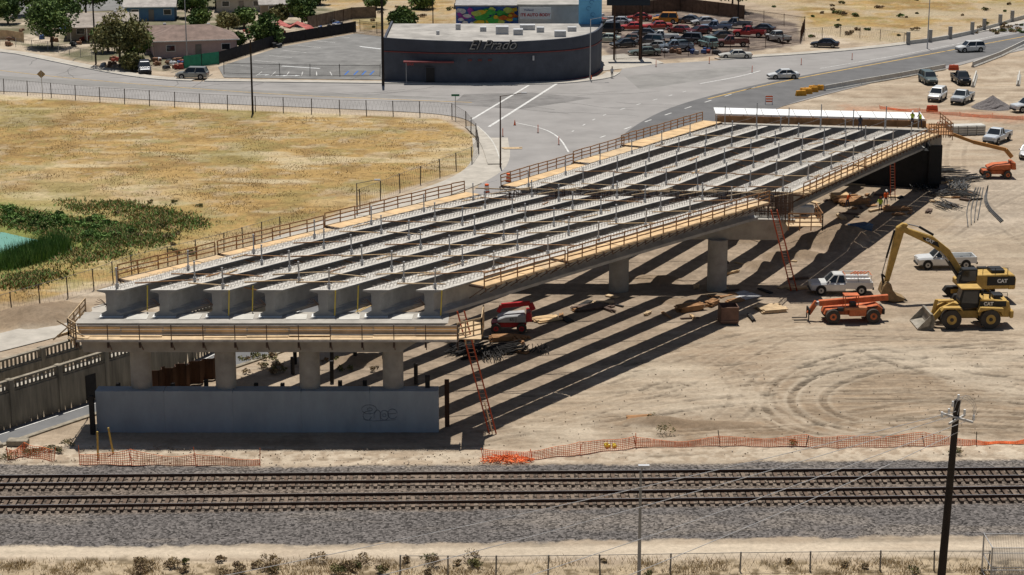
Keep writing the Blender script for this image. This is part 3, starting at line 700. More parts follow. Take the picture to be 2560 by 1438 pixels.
mb.box((13.2,-2,6.25),(2.2,7,.08)); mb.obj('timber_platform',lum,parent=T)
# ladders
def ladder(a,b,m,lab,w=.5,ex=None):
    a=Vector(a);b=Vector(b); d=b-a; T=thing('ladder',lab,'ladder',a)
    s_=Vector((0.8,-.6,0))*(w/2) if ex is None else Vector(ex)*(w/2)
    MB().beam(-s_,d-s_,.08,.1).beam(s_,d+s_,.08,.1).obj('ladder_rail',m,parent=T)
    mb=MB(); n=int(d.length/.31)
    for k in range(1,n): p=d*(k/n); mb.beam(p-s_,p+s_,.04)
    mb.obj('rung',M('ladder_rung',(.35,.2,.15),.6),parent=T); return T
fib=M('fiberglass_red',(.42,.065,.02),.5,var=.15)
lb=G(1232,1085); lt=P(1152,778,137.9)
L1=ladder(lb,lt,fib,'tall orange fibreglass extension ladder leaning on the work platform',.5,(1,0.1,0))
d=(Vector(lt)-Vector(lb)); MB().beam(d*.01+Vector((0,-.08,0)),d*.26+Vector((0,-.08,0)),.5,.04).obj('plywood_guard',ply,parent=L1)
ladder(G(1985,727),P(1935,525,174.9),fib,'orange extension ladder leaning on the middle pier platform',.55,(1,.1,0))
ladder(G(2232,492),P(2231,395,218.6),fib,'orange ladder against the black tarp',.5,(1,0,0))
# ------------------------------------------------ underpass walls
T=thing('retaining_wall','old tan concrete underpass retaining wall with balustrades','retaining wall',C(0,0,0))
o0=Vector(C(0,0,0))
def CC(s,n,z): return Vector(C(s,n,z))-o0
mb=MB(); mb2=MB(); mb3=MB(); mb4=MB()
ns=26; s0=-24
for k in range(ns):
    a=s0+k*2.5;b=a+2.5; 
    if b>42: break
    za,zb=zroad(a)-.3,zroad(b)-.3; wa,wb=zwalk(a),zwalk(b)
    mb.hexa([CC(a,-.3,za),CC(b,-.3,zb),CC(b,.15,zb),CC(a,.15,za),CC(a,-.3,wa),CC(b,-.3,wb),CC(b,.15,wb),CC(a,.15,wa)][:8])
    if k%2==0:
        mb3.hexa([CC(a-.22,.15,za),CC(a+.22,.15,za),CC(a+.22,.24,za),CC(a-.22,.24,za),CC(a-.22,.15,wa+1.0),CC(a+.22,.15,wa+1.0),CC(a+.22,.24,wa+1.0),CC(a-.22,.24,wa+1.0)])
        mb3.hexa([CC(a-.22,-.35,wa),CC(a+.22,-.35,wa),CC(a+.22,.15,wa),CC(a-.22,.15,wa),CC(a-.22,-.35,wa+1.03),CC(a+.22,-.35,wa+1.03),CC(a+.22,.15,wa+1.03),CC(a-.22,.15,wa+1.03)])
        mb3.hexa([CC(a-.22,-2.3,-1),CC(a+.22,-2.3,-1),CC(a+.22,-1.7,-1),CC(a-.22,-1.7,-1),CC(a-.22,-2.3,1.05),CC(a+.22,-2.3,1.05),CC(a+.22,-1.7,1.05),CC(a-.22,-1.7,1.05)])
    for (nn,z0a,z0b) in((-.1,wa,wb),(-2.0,0.02,0.02)):
        for (h0,h1,hw) in((0,.18,.32),(.84,.98,.36)):
            mb2.hexa([CC(a,nn-hw/2,z0a+h0),CC(b,nn-hw/2,z0b+h0),CC(b,nn+hw/2,z0b+h0),CC(a,nn+hw/2,z0a+h0),CC(a,nn-hw/2,z0a+h1),CC(b,nn-hw/2,z0b+h1),CC(b,nn+hw/2,z0b+h1),CC(a,nn+hw/2,z0a+h1)])
        for j in range(6):
            s_=a+(j+.5)*2.5/6; zz=z0a+(z0b-z0a)*(j+.5)/6; p=CC(s_,nn,zz+.15); mb4.beam(p,p+Vector((0,0,.7)),.16,.16)
    mb.hexa([CC(a,-2.2,wa-.3),CC(b,-2.2,wb-.3),CC(b,-1.75,wb-.3),CC(a,-1.75,wa-.3),CC(a,-2.2,.03),CC(b,-2.2,.03),CC(b,-1.75,.03),CC(a,-1.75,.03)])
mb.obj('wall_body',conco,parent=T); mb2.obj('balustrade_rail',conco,parent=T); mb3.obj('pilaster',conco,parent=T); mb4.obj('baluster',conco,parent=T,kind='stuff')
MB().hexa([CC(8.6,.15,-3.8),CC(9.7,.15,-3.8),CC(9.7,.2,-3.8),CC(8.6,.2,-3.8),CC(8.6,.15,-1.7),CC(9.7,.15,-1.7),CC(9.7,.2,-1.7),CC(8.6,.2,-1.7)]).obj('door',dark,parent=T)
mb=MB()
for k in range(16):
    a=-24+k*4;b=a+4
    mb.add([C(a,-1.75,zwalk(a)-.02),C(a,-.3,zwalk(a)-.02),C(b,-.3,zwalk(b)-.02),C(b,-1.75,zwalk(b)-.02)],[(0,1,2,3)])
mb.obj('pavement',sidew,kind='structure')
mb=MB()
for k in range(19):
    a=-24+k*4;b=a+4; mb.hexa([C(a,12.0,zroad(a)-.3),C(b,12.0,zroad(b)-.3),C(b,12.45,zroad(b)-.3),C(a,12.45,zroad(a)-.3),C(a,12.0,.08),C(b,12.0,.08),C(b,12.45,.08),C(a,12.45,.08)])
mb.obj('retaining_wall',conco,label='low concrete wall along the underpass road edge',cat='retaining wall')
MB().hexa([C(-24,-2.5,-4.5),C(-24,12.4,-4.5),C(-23,12.4,-4.5),C(-23,-2.5,-4.5),C(-24,-2.5,.05),C(-24,12.4,.05),C(-23,12.4,.05),C(-23,-2.5,.05)]).obj('underpass_portal',conco,label='concrete wall closing the underpass below the tracks',cat='wall')
T=thing('sheet_pile_wall','rusty corrugated steel sheet piles beside the underpass road','sheet pile wall',C(4,12.8,0))
mb=MB(); p=[]
for k in range(26):
    s_=k*.36; nn=.35 if (k//2)%2 else -.1; p.append(Vector((D0[0]*s_+N0[0]*nn,D0[1]*s_+N0[1]*nn,0)))
for k,(a,b) in enumerate(zip(p,p[1:])):
    h=2.2-.15*(k//5); mb.hexa([a,b,b+Vector((.05,.04,0)),a+Vector((.05,.04,0)),a+Vector((0,0,h)),b+Vector((0,0,h)),b+Vector((.05,.04,h)),a+Vector((.05,.04,h))])
mb.obj('pile_sheet',rust,parent=T)
p=G(45,1112); MB().box((0,0,.2),(1.5,.8,.45)).box((-2,-.6,.1),(2,.8,.3),rz=.5).obj('concrete_block',conco,loc=p,bevel=.05,label='broken tan concrete parapet block at the trench edge',cat='concrete block')
# ------------------------------------------------ fences
def fence(name,l,h,lab,cat,step=3,pm_=None,wm=None,style='chain',world=False,pr=.05,z0=0,grp=None):
    p=l if world else GP(l); p=dens(p,step); o=Vector(p[0]); T=thing(name,lab,cat,o,0,grp)
    q=[Vector(a)-o for a in p]; proto=None
    pm_=pm_ or fencew; wm=wm or fencew
    for k,a in enumerate(q):
        if k<95:
            if proto is None: proto=MB().cyl((0,0,-.1),(0,0,h+.05),pr,n=6).obj('post',pm_,parent=T); ob=proto
            else: ob=proto.copy(); COL.objects.link(ob); ob.parent=T
            ob.location=a; tl=.04 if style!='net' else .22; ob.rotation_euler=(R.uniform(-tl,tl),R.uniform(-tl,tl),0)
            if style=='net': ob.scale=(.6,.6,R.uniform(.7,1.1))
    mb=MB(); hprev=R.uniform(.5,.9)*h
    for a,b in zip(q,q[1:]):
        d=b-a; L=d.length
        if style=='chain':
            mb.beam(a+Vector((0,0,h)),b+Vector((0,0,h)),.03); n=int(L/.5)
            for k in range(n):
                c=a+d*(k/n); e=a+d*((k+1)/n); mb.beam(c+Vector((0,0,.05)),e+Vector((0,0,h)),.010); mb.beam(e+Vector((0,0,.05)),c+Vector((0,0,h)),.010)
        elif style=='iron':
            mb.beam(a+Vector((0,0,h*.92)),b+Vector((0,0,h*.92)),.05); mb.beam(a+Vector((0,0,.2)),b+Vector((0,0,.2)),.05); n=int(L/.16)
            for k in range(n): c=a+d*(k/n); mb.beam(c+Vector((0,0,.05)),c+Vector((0,0,h)),.022)
        elif style=='net':
            n=max(1,int(L/.15)); sag=R.uniform(0.05,.4)*h; hn=R.choice([.35,.6,.8,.95,1.0])*h*R.uniform(.85,1.05); slump=R.uniform(-.1,.5)
            def top(f): return max(.12,hprev*(1-f)+hn*f-sag*math.sin(math.pi*f))
            def wob(f): return math.sin(f*9+L)*.12
            for k in range(n):
                f=k/n; c=a+d*f+Vector((0,wob(f),0)); tp=top(f)+R.uniform(-.04,.04); mb.beam(c+Vector((0,-slump*.3,0)),c+Vector((R.uniform(-.05,.05),slump*.2,tp)),.03)
            for r in range(7):
                for k in range(8):
                    f=k/8;g=(k+1)/8; mb.beam(a+d*f+Vector((0,wob(f)-slump*.3+slump*.5*r/6,top(f)*r/6)),a+d*g+Vector((0,wob(g)-slump*.3+slump*.5*r/6,top(g)*r/6)),.03)
            hprev=hn
        else:
            mb.hexa([a,b,b+Vector((.03,.05,0)),a+Vector((.03,.05,0)),a+Vector((0,0,h)),b+Vector((0,0,h)),b+Vector((.03,.05,h)),a+Vector((.03,.05,h))])
    mb.obj('fence_panel',wm,parent=T); return T
fdk=M('fence_post_dark',(.06,.045,.035),.7,var=.3)
fence('chain_link_fence',[(-200,225),(10,233),(250,255),(500,272),(850,288),(1050,292),(1130,297),(1165,318),(1190,350),(1197,385),(1180,410),(1100,443),(1000,480),(900,520)],2.1,'weathered chain link fence around the dry field','fence',3.6,fdk,pr=.06)
fence('chain_link_fence',[(700,590),(560,632),(420,668),(330,690),(235,725),(170,745),(100,765),(30,785),(-120,830)],2.0,'weathered chain link fence on the slope beside the bridge','fence',2.6,fdk,pr=.055)
fence('chain_link_fence',[(1000,1436),(1240,1437),(1500,1434),(1850,1428),(2200,1424),(2470,1424)],1.2,'low grey chain link fence among dry weeds','fence',2.9)
netg='orange plastic mesh fences'
fence('plastic_mesh_fence',[(200,1160),(330,1162),(650,1163)],1.15,'sagging orange plastic mesh fence on the sand','fence',3.4,netm,netm,'net',grp=netg)
fence('plastic_mesh_fence',[(1208,1150),(1330,1148),(1450,1135),(1590,1118)],.95,'collapsed orange plastic mesh fence beside the railway','fence',2.8,netm,netm,'net',grp=netg)
fence('plastic_mesh_fence',[(1590,1118),(1800,1114),(2015,1116),(2095,1118),(2310,1114),(2700,1104)],1.0,'orange plastic mesh fence along the dirt yard','fence',3.4,dark,netm,'net',grp=netg)
fence('plastic_mesh_fence',[(20,1150),(60,1140),(135,1150)],1.0,'crumpled orange plastic mesh fence by the weeds','fence',2,netm,netm,'net',grp=netg)
fence('plastic_mesh_fence',[(2200,272),(2400,290),(2560,300)],.6,'orange plastic mesh fence beside the parked vehicles','fence',4,netm,netm,'net',grp=netg)
for (u,v) in((245,1143),(283,1133)):
    MB().cyl((0,0,0),(.05 if u<260 else -.25,0,1.9),.07,n=8).obj('marker_post',M('yellow_post',(.5,.35,.08),.6),loc=G(u,v),label='short yellow marker post behind the orange mesh',cat='post',group='yellow marker posts')
mb=MB()
for k in range(260):
    a=R.random()*6.28; r=R.random()**.5; p=Vector((r*1.9*math.cos(a),r*.7*math.sin(a),.1+.35*(1-r)*R.random())); mb.beam(p,p+Vector((R.uniform(-.4,.4),R.uniform(-.3,.3),R.uniform(-.1,.15))),.04)
mb.obj('crumpled_net',netm,loc=G(1270,1153),label='crumpled heap of orange plastic netting on the sand',cat='plastic net')
mb=MB()
for k in range(5): mb.box((R.uniform(-.4,.4),R.uniform(-.3,.3),.08),(.3,.2,.15),rz=R.random()*3)
mb.obj('yellow_bag',M('yellow_bag',(.7,.6,.05),.6),loc=G(1527,1116),label='small yellow bags lying by the orange fence',cat='bag')
fence('iron_fence',[(560,186),(700,190),(850,192),(950,192)],1.9,'black wrought iron fence along the parking lot','fence',4,blk,blk,'iron')
fence('iron_fence',[(885,84),(955,92)],2.2,'black iron fence behind the parking lot','fence',4,blk,blk,'iron')
fence('iron_fence',[(900,78),(1120,106)],2,'black iron fence beside the bar building','fence',4,blk,blk,'iron')
fence('iron_fence',[(1540,150),(1780,136),(2000,108),(2012,72),(1860,50)],2.2,'dark iron fence around the salvage yard','fence',4,rust,rust,'iron')
fence('screened_fence',[(545,160),(700,112),(890,80)],1.9,'black fabric screened fence along the parking lot','fence',3,blk,M('black_screen',(.02,.02,.022),.9,var=.4),'solid')
fence('screened_fence',[(460,172),(548,160)],2.0,'green fabric screened fence beside the house','fence',3,blk,M('green_screen',(.03,.22,.13),.8,var=.2),'solid')
fence('board_fence',[(1530,42),(1700,28),(1860,48)],2.6,'tall brown board fence behind the salvage yard','fence',3,rust,M('brown_boards',(.12,.075,.05),.9,var=.4),'solid')
fence('board_fence',[(770,72),(880,48),(940,45)],2.2,'weathered wooden board fence behind the lot','fence',3,rust,M('grey_boards',(.16,.12,.09),.9,var=.4),'solid')
fence('chain_link_fence',[(0,112),(120,125),(230,148)],1.4,'grey chain link fence in front of the yard','fence',3,steel)
fence('chain_link_fence',[(2010,100),(2100,90),(2200,100),(2260,108)],1.8,'chain link fence across the dry lot','fence',3.5,fdk)
fence('board_fence',[(-100,95),(20,100),(60,106)],1.7,'light wooden fence at the yard edge','fence',3,lum2,lum2,'solid')
T=thing('pillar_wall','unfinished low block wall with tall grey pillars','wall',G(2270,112))
o=Vector(G(2270,112)); pts=[Vector(G(u,v))-o for u,v in((2270,112),(2325,106),(2375,98),(2430,86),(2460,77),(2500,66),(2530,56),(2570,44))]
mb=MB(); 
for a,b in zip(pts,pts[1:]): mb.hexa([a,b,b+Vector((.1,.3,0)),a+Vector((.1,.3,0)),a+Vector((0,0,.7)),b+Vector((0,0,.7)),b+Vector((.1,.3,.7)),a+Vector((.1,.3,.7))])
mb.obj('wall_body',concw,parent=T)
for a in pts: MB().box((a.x,a.y+.1,1.1),(.6,.6,2.2)).obj('pillar',conc,parent=T)
# ------------------------------------------------ vehicles
def paint(c):
    k='paint_%d_%d_%d'%tuple(int(x*255) for x in c)
    return M(k,c,.3,.1,var=.08,scale=1.5,spec=.5)
def wheels(T,pos,r,w,tm=tyre,rm=rim,rr=.6):
    for (x,y) in pos:
        s_=1 if y>0 else -1
        mb=MB().cyl((x,y-w/2,r),(x,y+w/2,r),r,n=20,m=0).cyl((x,y+s_*w*.5,r),(x,y+s_*(w*.5+.02),r),r*rr,n=14,m=1).cyl((x,y+s_*(w*.5+.02),r),(x,y+s_*(w*.5+.06),r),r*.2,n=8,m=0)
        mb.obj('wheel',[tm,rm],parent=T)
def ring(x,w,zb,zt):
    return [(x,-w*.9,zb),(x,-w,zb+.18),(x,-w,zt-.16),(x,-w*.86,zt),(x,w*.86,zt),(x,w,zt-.16),(x,w,zb+.18),(x,w*.9,zb)]
def car(kind,u,v,hd,c,lab,cat='car',grp=None,rack=False,loc=None):
    names={'sedan':'parked_car','suv':'sport_utility_vehicle','pickup':'pickup_truck','van':'van','classic':'vintage_car'}
    p=loc or G(u,v); p=(p[0],p[1],.04)
    T=thing(names[kind],lab,cat,p,math.radians(hd),grp); pm_=paint(c)
    if kind in('sedan','classic'):
        L=2.4 if kind=='sedan' else 2.7; W=.91; r=.33; hb=.95 if kind=='sedan' else .9
        st=[(-L,W*.82,.4,hb-.18),(-L+.12,W*.93,.25,hb),(-L+.9,W,.22,hb+.03),(-.6,W,.2,hb+.02),(.9,W,.2,hb-.02),(L-.9,W*.98,.2,hb-.10),(L-.25,W*.9,.22,hb-.22),(L,W*.7,.35,hb-.35)]
        gb=(-1.75,1.15,-1.05,.35) if kind=='sedan' else (-1.6,.9,-1.2,.35); gh=1.45 if kind=='sedan' else 1.36
        wx=(L-.95,-L+1.0)
    elif kind=='suv' or kind=='van':
        L=2.4; W=.97; r=.38; hb=1.12
        st=[(-L,W*.88,.45,hb-.05),(-L+.1,W*.96,.3,hb+.02),(-1,W,.28,hb+.02),(1.0,W,.28,hb),(L-.5,W*.95,.3,hb-.1),(L-.1,W*.88,.32,hb-.2),(L,W*.75,.45,hb-.3)]
        gb=(-2.3,1.2,-2.0,.55); gh=1.82 if kind=='suv' else 2.0; wx=(L-.9,-L+.95)
    else:
        L=2.85; W=.98; r=.41; hb=1.15
        st=[(-.35,W,.35,hb),(1.3,W,.35,hb),(L-.5,W*.95,.36,hb-.06),(L-.08,W*.9,.4,hb-.12),(L,W*.82,.5,hb-.25)]
        gb=(-.35,1.4,-.2,.75); gh=1.85; wx=(L-.95,-L+1.05)
    mb=MB().loft([ring(*a) for a in st])
    if kind=='pickup':
        mb.box((-1.6,0,.72),(2.5,W*1.7,.12)); 
        for y in(-W*.93,W*.93): mb.box((-1.6,y,.88),(2.5,.12,.62))
        mb.box((-L+.06,0,.86),(.1,W*1.9,.62)); mb.box((-L-.05,0,.55),(.15,W*1.8,.18),1)
    mb.box((L+.02,0,.45),(.12,W*1.5,.16),1)
    x0,x1,x2,x3=gb; zb=hb-.01; wb=W*.9; wt=W*.72
    mb.hexa([(x2,-wt,gh-.06),(x3,-wt,gh-.06),(x3,wt,gh-.06),(x2,wt,gh-.06),(x2+.08,-wt*.93,gh+.015),(x3-.1,-wt*.93,gh+.015),(x3-.1,wt*.93,gh+.015),(x2+.08,wt*.93,gh+.015)])
    for s_ in(-1,1):
        for (xa_,xb_) in((x0,x2),(x1,x3),((x0+x1)/2,(x2+x3)/2)):
            mb.beam((xa_,s_*wb*1.005,zb),(xb_,s_*wt*1.01,gh-.03),.09,.07)
    for x in wx:
        for s_ in(-1,1): mb.cyl((x,s_*(W-.12),r+.04),(x,s_*(W+.004),r+.04),r*1.18,n=18,m=1)
    mb.obj('body',[pm_,blk],parent=T,smooth=True)
    MB().hexa([(x0+.03,-wb*.98,zb),(x1-.03,-wb*.98,zb),(x1-.03,wb*.98,zb),(x0+.03,wb*.98,zb),(x2+.02,-wt*.97,gh-.05),(x3-.02,-wt*.97,gh-.05),(x3-.02,wt*.97,gh-.05),(x2+.02,wt*.97,gh-.05)]).obj('window_glass',glass,parent=T)
    wheels(T,[(x,s_*(W-.1)) for x in wx for s_ in(-1,1)],r,.24)
    zl=st[-2][3]-.12
    for s_ in(-1,1):
        MB().box((L-.04,s_*W*.66,zl),(.12,.3,.13)).obj('headlight',white,parent=T)
        MB().box((-L-.0,s_*W*.76,hb-.25),(.08,.22,.16)).obj('tail_light',M('tail_light',(.35,.01,.01),.3),parent=T)
        MB().box((x1-.25,s_*(W+.1),zb+.08),(.12,.18,.12)).obj('mirror',pm_,parent=T)
    if rack:
        mb=MB()
        for y in(-.85,.85):
            mb.beam((-2.7,y,1.8),(-.2,y,1.8),.06,m=1)
            for x in(-2.7,-1.5,-.3): mb.beam((x,y,1.1),(x,y,1.8),.05,m=1)
        for x in(-2.7,-1.5,-.3): mb.beam((x,-.85,1.8),(x,.85,1.8),.05,m=0)
        for k in range(5): mb.beam((-2.6+k*.3,-.5,1.86),(-2.0+k*.3,.6,1.9),.08,m=0)
        mb.box((-1.5,.7,1.3),(2.2,.35,.4),1); mb.box((-1.5,-.7,1.3),(2.2,.35,.4),1)
        mb.obj('ladder_rack',[orng,white],parent=T)
    return T
WH=(.62,.62,.60);BK=(.02,.02,.025)
car('suv',362,182,-78,(.03,.035,.05),'dark blue hatchback parked at the kerb by the yard')
car('suv',482,197,175,(.22,.225,.21),'silver sport utility vehicle driving along the street','sport utility vehicle')
car('sedan',1958,197,187,WH,'white sedan driving on the curved road')
car('classic',1838,146,185,(.52,.50,.44),'cream vintage sedan parked by the salvage yard')
car('sedan',2062,118,165,(.015,.018,.03),'black sedan parked near the road edge')
car('suv',2425,130,195,WH,'white sport utility vehicle driving on the far road','sport utility vehicle')
car('suv',2320,208,-85,(.10,.13,.13),'dark green sport utility vehicle parked on the dirt','sport utility vehicle')
car('pickup',2402,208,-88,(.012,.012,.014),'black pickup truck parked on the dirt','pickup truck')
car('suv',2343,250,245,WH,'white sport utility vehicle parked on the dirt','sport utility vehicle')
car('pickup',2405,256,240,(.42,.44,.45),'silver pickup truck parked beside a white vehicle','pickup truck')
car('pickup',2492,355,235,(.50,.53,.56),'silver pickup truck parked near stacked concrete forms','pickup truck')
car('pickup',2575,278,200,(.55,.57,.58),'white pickup truck parked near the gravel pile','pickup truck')
car('sedan',2570,392,250,WH,'white car parked on bare dirt')
car('pickup',2100,732,180,WH,'white utility pickup truck with an orange loaded ladder rack','pickup truck',rack=True)
car('pickup',2362,668,182,WH,'white pickup truck parked behind the excavator','pickup truck')
g='salvage yard vehicles'
jy=[('classic',1580,75,(.42,.03,.025),170,'red'),('classic',1643,72,(.35,.04,.03),200,'faded red'),('classic',1700,82,(.13,.01,.012),150,'maroon'),('sedan',1748,85,(.08,.015,.015),205,'dark maroon'),
('van',1663,58,(.55,.22,.02),180,'yellow and red'),('sedan',1722,58,(.05,.05,.06),160,'dark'),('pickup',1790,78,(.16,.2,.27),175,'blue grey'),('pickup',1840,70,(.12,.13,.15),165,'grey'),
('pickup',1873,92,(.30,.02,.02),165,'red'),('pickup',1945,104,(.5,.5,.48),120,'white'),('sedan',1560,118,(.05,.05,.05),190,'black'),('classic',1612,138,(.11,.14,.12),195,'dull green'),
('classic',1575,105,(.13,.07,.05),170,'rusty brown'),('pickup',1655,103,WH,175,'white'),('sedan',1700,122,(.06,.08,.08),205,'dark green'),('suv',1722,108,(.05,.05,.06),170,'dark'),
('suv',1770,118,(.2,.3,.28),120,'pale teal'),('pickup',1830,116,(.16,.05,.045),180,'faded maroon'),('van',1520,84,BK,170,'black'),('sedan',1518,105,(.35,.4,.35),180,'pale green'),
('sedan',1612,92,(.05,.05,.055),165,'black'),('sedan',1548,62,(.35,.36,.38),170,'silver'),('sedan',1760,62,(.4,.4,.4),190,'grey'),('sedan',1800,98,(.07,.06,.05),200,'dark brown'),
('pickup',1690,128,(.2,.24,.28),190,'blue grey'),('classic',1640,123,(.25,.24,.22),175,'primer grey'),('sedan',1905,80,(.04,.04,.05),150,'black'),('sedan',1598,52,(.28,.03,.02),170,'dark red'),('suv',1625,112,(.1,.1,.11),150,'charcoal')]
for k,u,v,c,h,nm in jy:
    car(k,u,v,h+R.uniform(-12,12),c,'%s junked vehicle packed in the salvage yard'%nm,{'van':'van','pickup':'pickup truck','suv':'sport utility vehicle'}.get(k,'car'),g)
def excavator(loc,rz):
    T=thing('excavator','yellow tracked excavator with its bucket resting on the dirt','excavator',loc,math.radians(rz))
    T.scale=(.95,.95,.95)
    tr=[(-2.5,.5),(-2.2,.1),(2.2,.1),(2.6,.5),(2.3,.95),(-2.3,1.0)]
    for y in(-1.45,1.45): MB().prism(tr,y-.35,y+.35,0).prism([(-1.9,.3),(1.9,.3),(1.9,.75),(-1.9,.75)],y-.37,y+.37,1).obj('track',[dark,catY],parent=T,bevel=.03)
    MB().box((0,0,.75),(2.2,2.2,.5)).cyl((0,0,.9),(0,0,1.35),.9,n=20).obj('undercarriage',blk,parent=T)
    MB().prism([(-2.9,1.35),(1.7,1.35),(1.7,1.9),(.4,2.3),(.2,2.75),(-2.9,2.8)],-1.45,1.45,0).box((-2.0,.2,2.95),(1.3,1.6,.35),1).box((-1.0,-1.0,2.85),(1.0,.5,.2),1).obj('engine_house',[catY,blk],parent=T,bevel=.06)
    MB().prism([(-3.6,1.3),(-2.9,1.3),(-2.9,2.75),(-3.45,2.75),(-3.65,2.3)],-1.45,1.45).obj('counterweight',catY,parent=T,bevel=.08)
    MB().box((-2.2,1.47,2.15),(2.7,.03,.85)).obj('side_panel',blk,parent=T)
    MB().prism([(.1,1.5),(1.75,1.5),(1.9,2.1),(1.55,3.35),(.1,3.35)],.55,1.45).obj('cab',blk,parent=T,bevel=.05)
    MB().prism([(.25,2.2),(1.7,2.2),(1.45,3.2),(.25,3.2)],1.45,1.465).prism([(1.78,2.0),(1.88,2.1),(1.6,3.25),(1.55,3.2)],.62,1.38).obj('cab_window',glass,parent=T)
    MB().prism([(.5,1.9),(1.0,1.7),(2.9,4.35),(4.6,5.5),(7.6,6.95),(7.75,7.15),(7.45,7.35),(4.2,6.25),(2.6,5.0)],-.32,.32).obj('boom',catY,parent=T,bevel=.04)
    MB().prism([(6.7,7.5),(7.2,7.6),(7.8,7.2),(8.65,2.1),(8.5,1.8),(8.25,1.95),(7.45,5.2),(7.1,6.6)],-.25,.25).obj('stick',catY,parent=T,bevel=.04)
    for y in(-.5,.5): MB().cyl((1.4,y,2.0),(2.7,y,3.9),.12,m=0).cyl((2.7,y,3.9),(3.6,y,4.9),.06,m=1).obj('hydraulic_cylinder',[blk,rim],parent=T)
    MB().cyl((4.2,0,6.4),(5.6,0,7.2),.12,m=0).cyl((5.6,0,7.2),(6.8,0,7.5),.06,m=1).obj('hydraulic_cylinder',[blk,rim],parent=T)
    MB().cyl((7.95,0,6.9),(8.6,0,4.2),.1,m=0).cyl((8.6,0,4.2),(8.95,0,2.6),.05,m=1).beam((8.95,0,2.6),(8.5,0,2.2),.18,m=0).beam((8.95,0,2.6),(8.75,0,1.5),.18,m=0).obj('hydraulic_cylinder',[blk,rim],parent=T)
    MB().prism([(8.6,2.0),(8.9,1.6),(9.1,.9),(8.7,.3),(7.9,.0),(6.9,.15),(6.75,.35),(7.6,.7),(8.0,1.2),(8.2,1.8)],-.8,.8).obj('bucket',M('worn_bucket',(.27,.18,.085),.6,var=.4,scale=2),parent=T,bevel=.03)
    for k in range(5): MB().prism([(7.0,.2),(6.5,.05),(6.5,.12),(7.0,.4)],-.75+k*.33,-.62+k*.33).obj('bucket_tooth',dark,parent=T)
    mb=MB()
    for x in(-2.8,-1.6,-.4): mb.beam((x,1.4,2.8),(x,1.4,3.4),.05)
    mb.beam((-2.8,1.4,3.4),(-.4,1.4,3.4),.05); mb.obj('hand_rail',blk,parent=T)
    text('CAT',.5,white,(-2.3,1.5,2.15),(math.pi/2,0,math.pi),'lettering',T,.01,bold=.02)
    text('CAT',.42,white,(4.6,.345,5.9),(math.pi/2,math.radians(27),math.pi),'lettering',T,.01,bold=.02)
    MB().prism([(3.6,5.2),(5.2,6.0),(5.3,6.3),(3.8,5.75)],.322,.33).obj('boom_decal',blk,parent=T)
    return T
x,y,_=G(2432,748); excavator((x,y,0),183)
def loader(loc,rz):
    T=thing('wheel_loader','yellow wheel loader with its bucket lowered on the dirt','wheel loader',loc,math.radians(rz))
    wheels(T,[(x,y) for x in(1.55,-1.85) for y in(-1.15,1.15)],.86,.62,tyred,catY,.5)
    MB().prism([(-3.6,.9),(-3.7,1.6),(-3.5,2.35),(-1.0,2.6),(-.9,1.0)],-.95,.95).box((-3.75,0,1.2),(.35,2.2,.7)).obj('engine_hood',catY,parent=T,bevel=.08)
    for y in(-1.15,1.15): MB().prism([(-2.9,1.1),(-2.9,1.85),(-.9,1.95),(-.7,1.5),(-1.0,1.6),(-1.9,1.78),(-2.7,1.5)],y-.35,y+.35).obj('fender',catY,parent=T,bevel=.03); MB().prism([(.6,1.6),(.8,1.95),(2.3,1.95),(2.5,1.6),(2.2,1.8),(.9,1.8)],y-.33,y+.33).obj('fender',catY,parent=T,bevel=.03)
    MB().box((-2.6,0,2.7),(.8,1.2,.2)).cyl((-1.9,.5,2.5),(-1.9,.5,3.2),.08).cyl((-1.5,-.5,2.5),(-1.5,-.5,3.0),.12).obj('exhaust',blk,parent=T)
    MB().box((.2,0,1.05),(2.4,.9,.7)).box((1.2,0,1.6),(.9,.9,.9)).obj('front_frame',catY,parent=T,bevel=.05)
    MB().prism([(-.95,1.7),(.6,1.7),(.75,2.3),(.5,3.35),(-.95,3.35)],-.72,.72).obj('cab',blk,parent=T,bevel=.05)
    MB().prism([(-.8,2.1),(.6,2.2),(.42,3.2),(-.8,3.2)],.72,.735).prism([(.7,2.2),(.78,2.3),(.54,3.25),(.5,3.2)],-.6,.6).obj('cab_window',glass,parent=T)
    MB().box((-.2,0,3.42),(1.8,1.55,.14)).obj('cab_roof',catY,parent=T,bevel=.04)
    mb=MB()
    for y in(-.5,.5): mb.prism([(1.0,2.1),(1.3,2.2),(2.4,1.7),(3.3,.6),(3.2,.3),(2.9,.35),(2.2,1.25),(1.0,1.75)],y-.12,y+.12)
    mb.cyl((1.1,0,2.2),(2.6,0,2.1),.1); mb.beam((2.6,0,2.3),(2.9,0,.9),.15,.3); mb.obj('lift_arm',catY,parent=T,bevel=.02)
    mb=MB().prism([(3.1,.1),(3.0,.8),(3.2,1.35),(3.45,1.4),(3.35,.9),(3.5,.35),(4.5,.08),(4.5,0),(3.3,0)],-1.5,1.5)
    for y in(-1.5,1.42): mb.prism([(3.1,.1),(3.05,.9),(3.3,1.4),(4.5,.1),(4.4,.02)],y,y+.08)
    mb.obj('bucket',M('grey_bucket',(.30,.27,.22),.55,.3,var=.4,scale=2),parent=T)
    MB().beam((-3.3,.9,2.4),(-3.3,.9,3.1),.04).beam((-1.2,.9,2.5),(-1.2,.9,3.1),.04).beam((-3.3,.9,3.1),(-1.2,.9,3.1),.04).obj('hand_rail',blk,parent=T)
    MB().box((-2.1,.951,2.12),(2.3,.01,.5)).obj('side_decal',blk,parent=T)
    text('CAT',.42,white,(-1.7,.965,2.12),(math.pi/2,0,math.pi),'lettering',T,.01,bold=.02)
x,y,_=G(2412,812); loader((x,y,0),182)
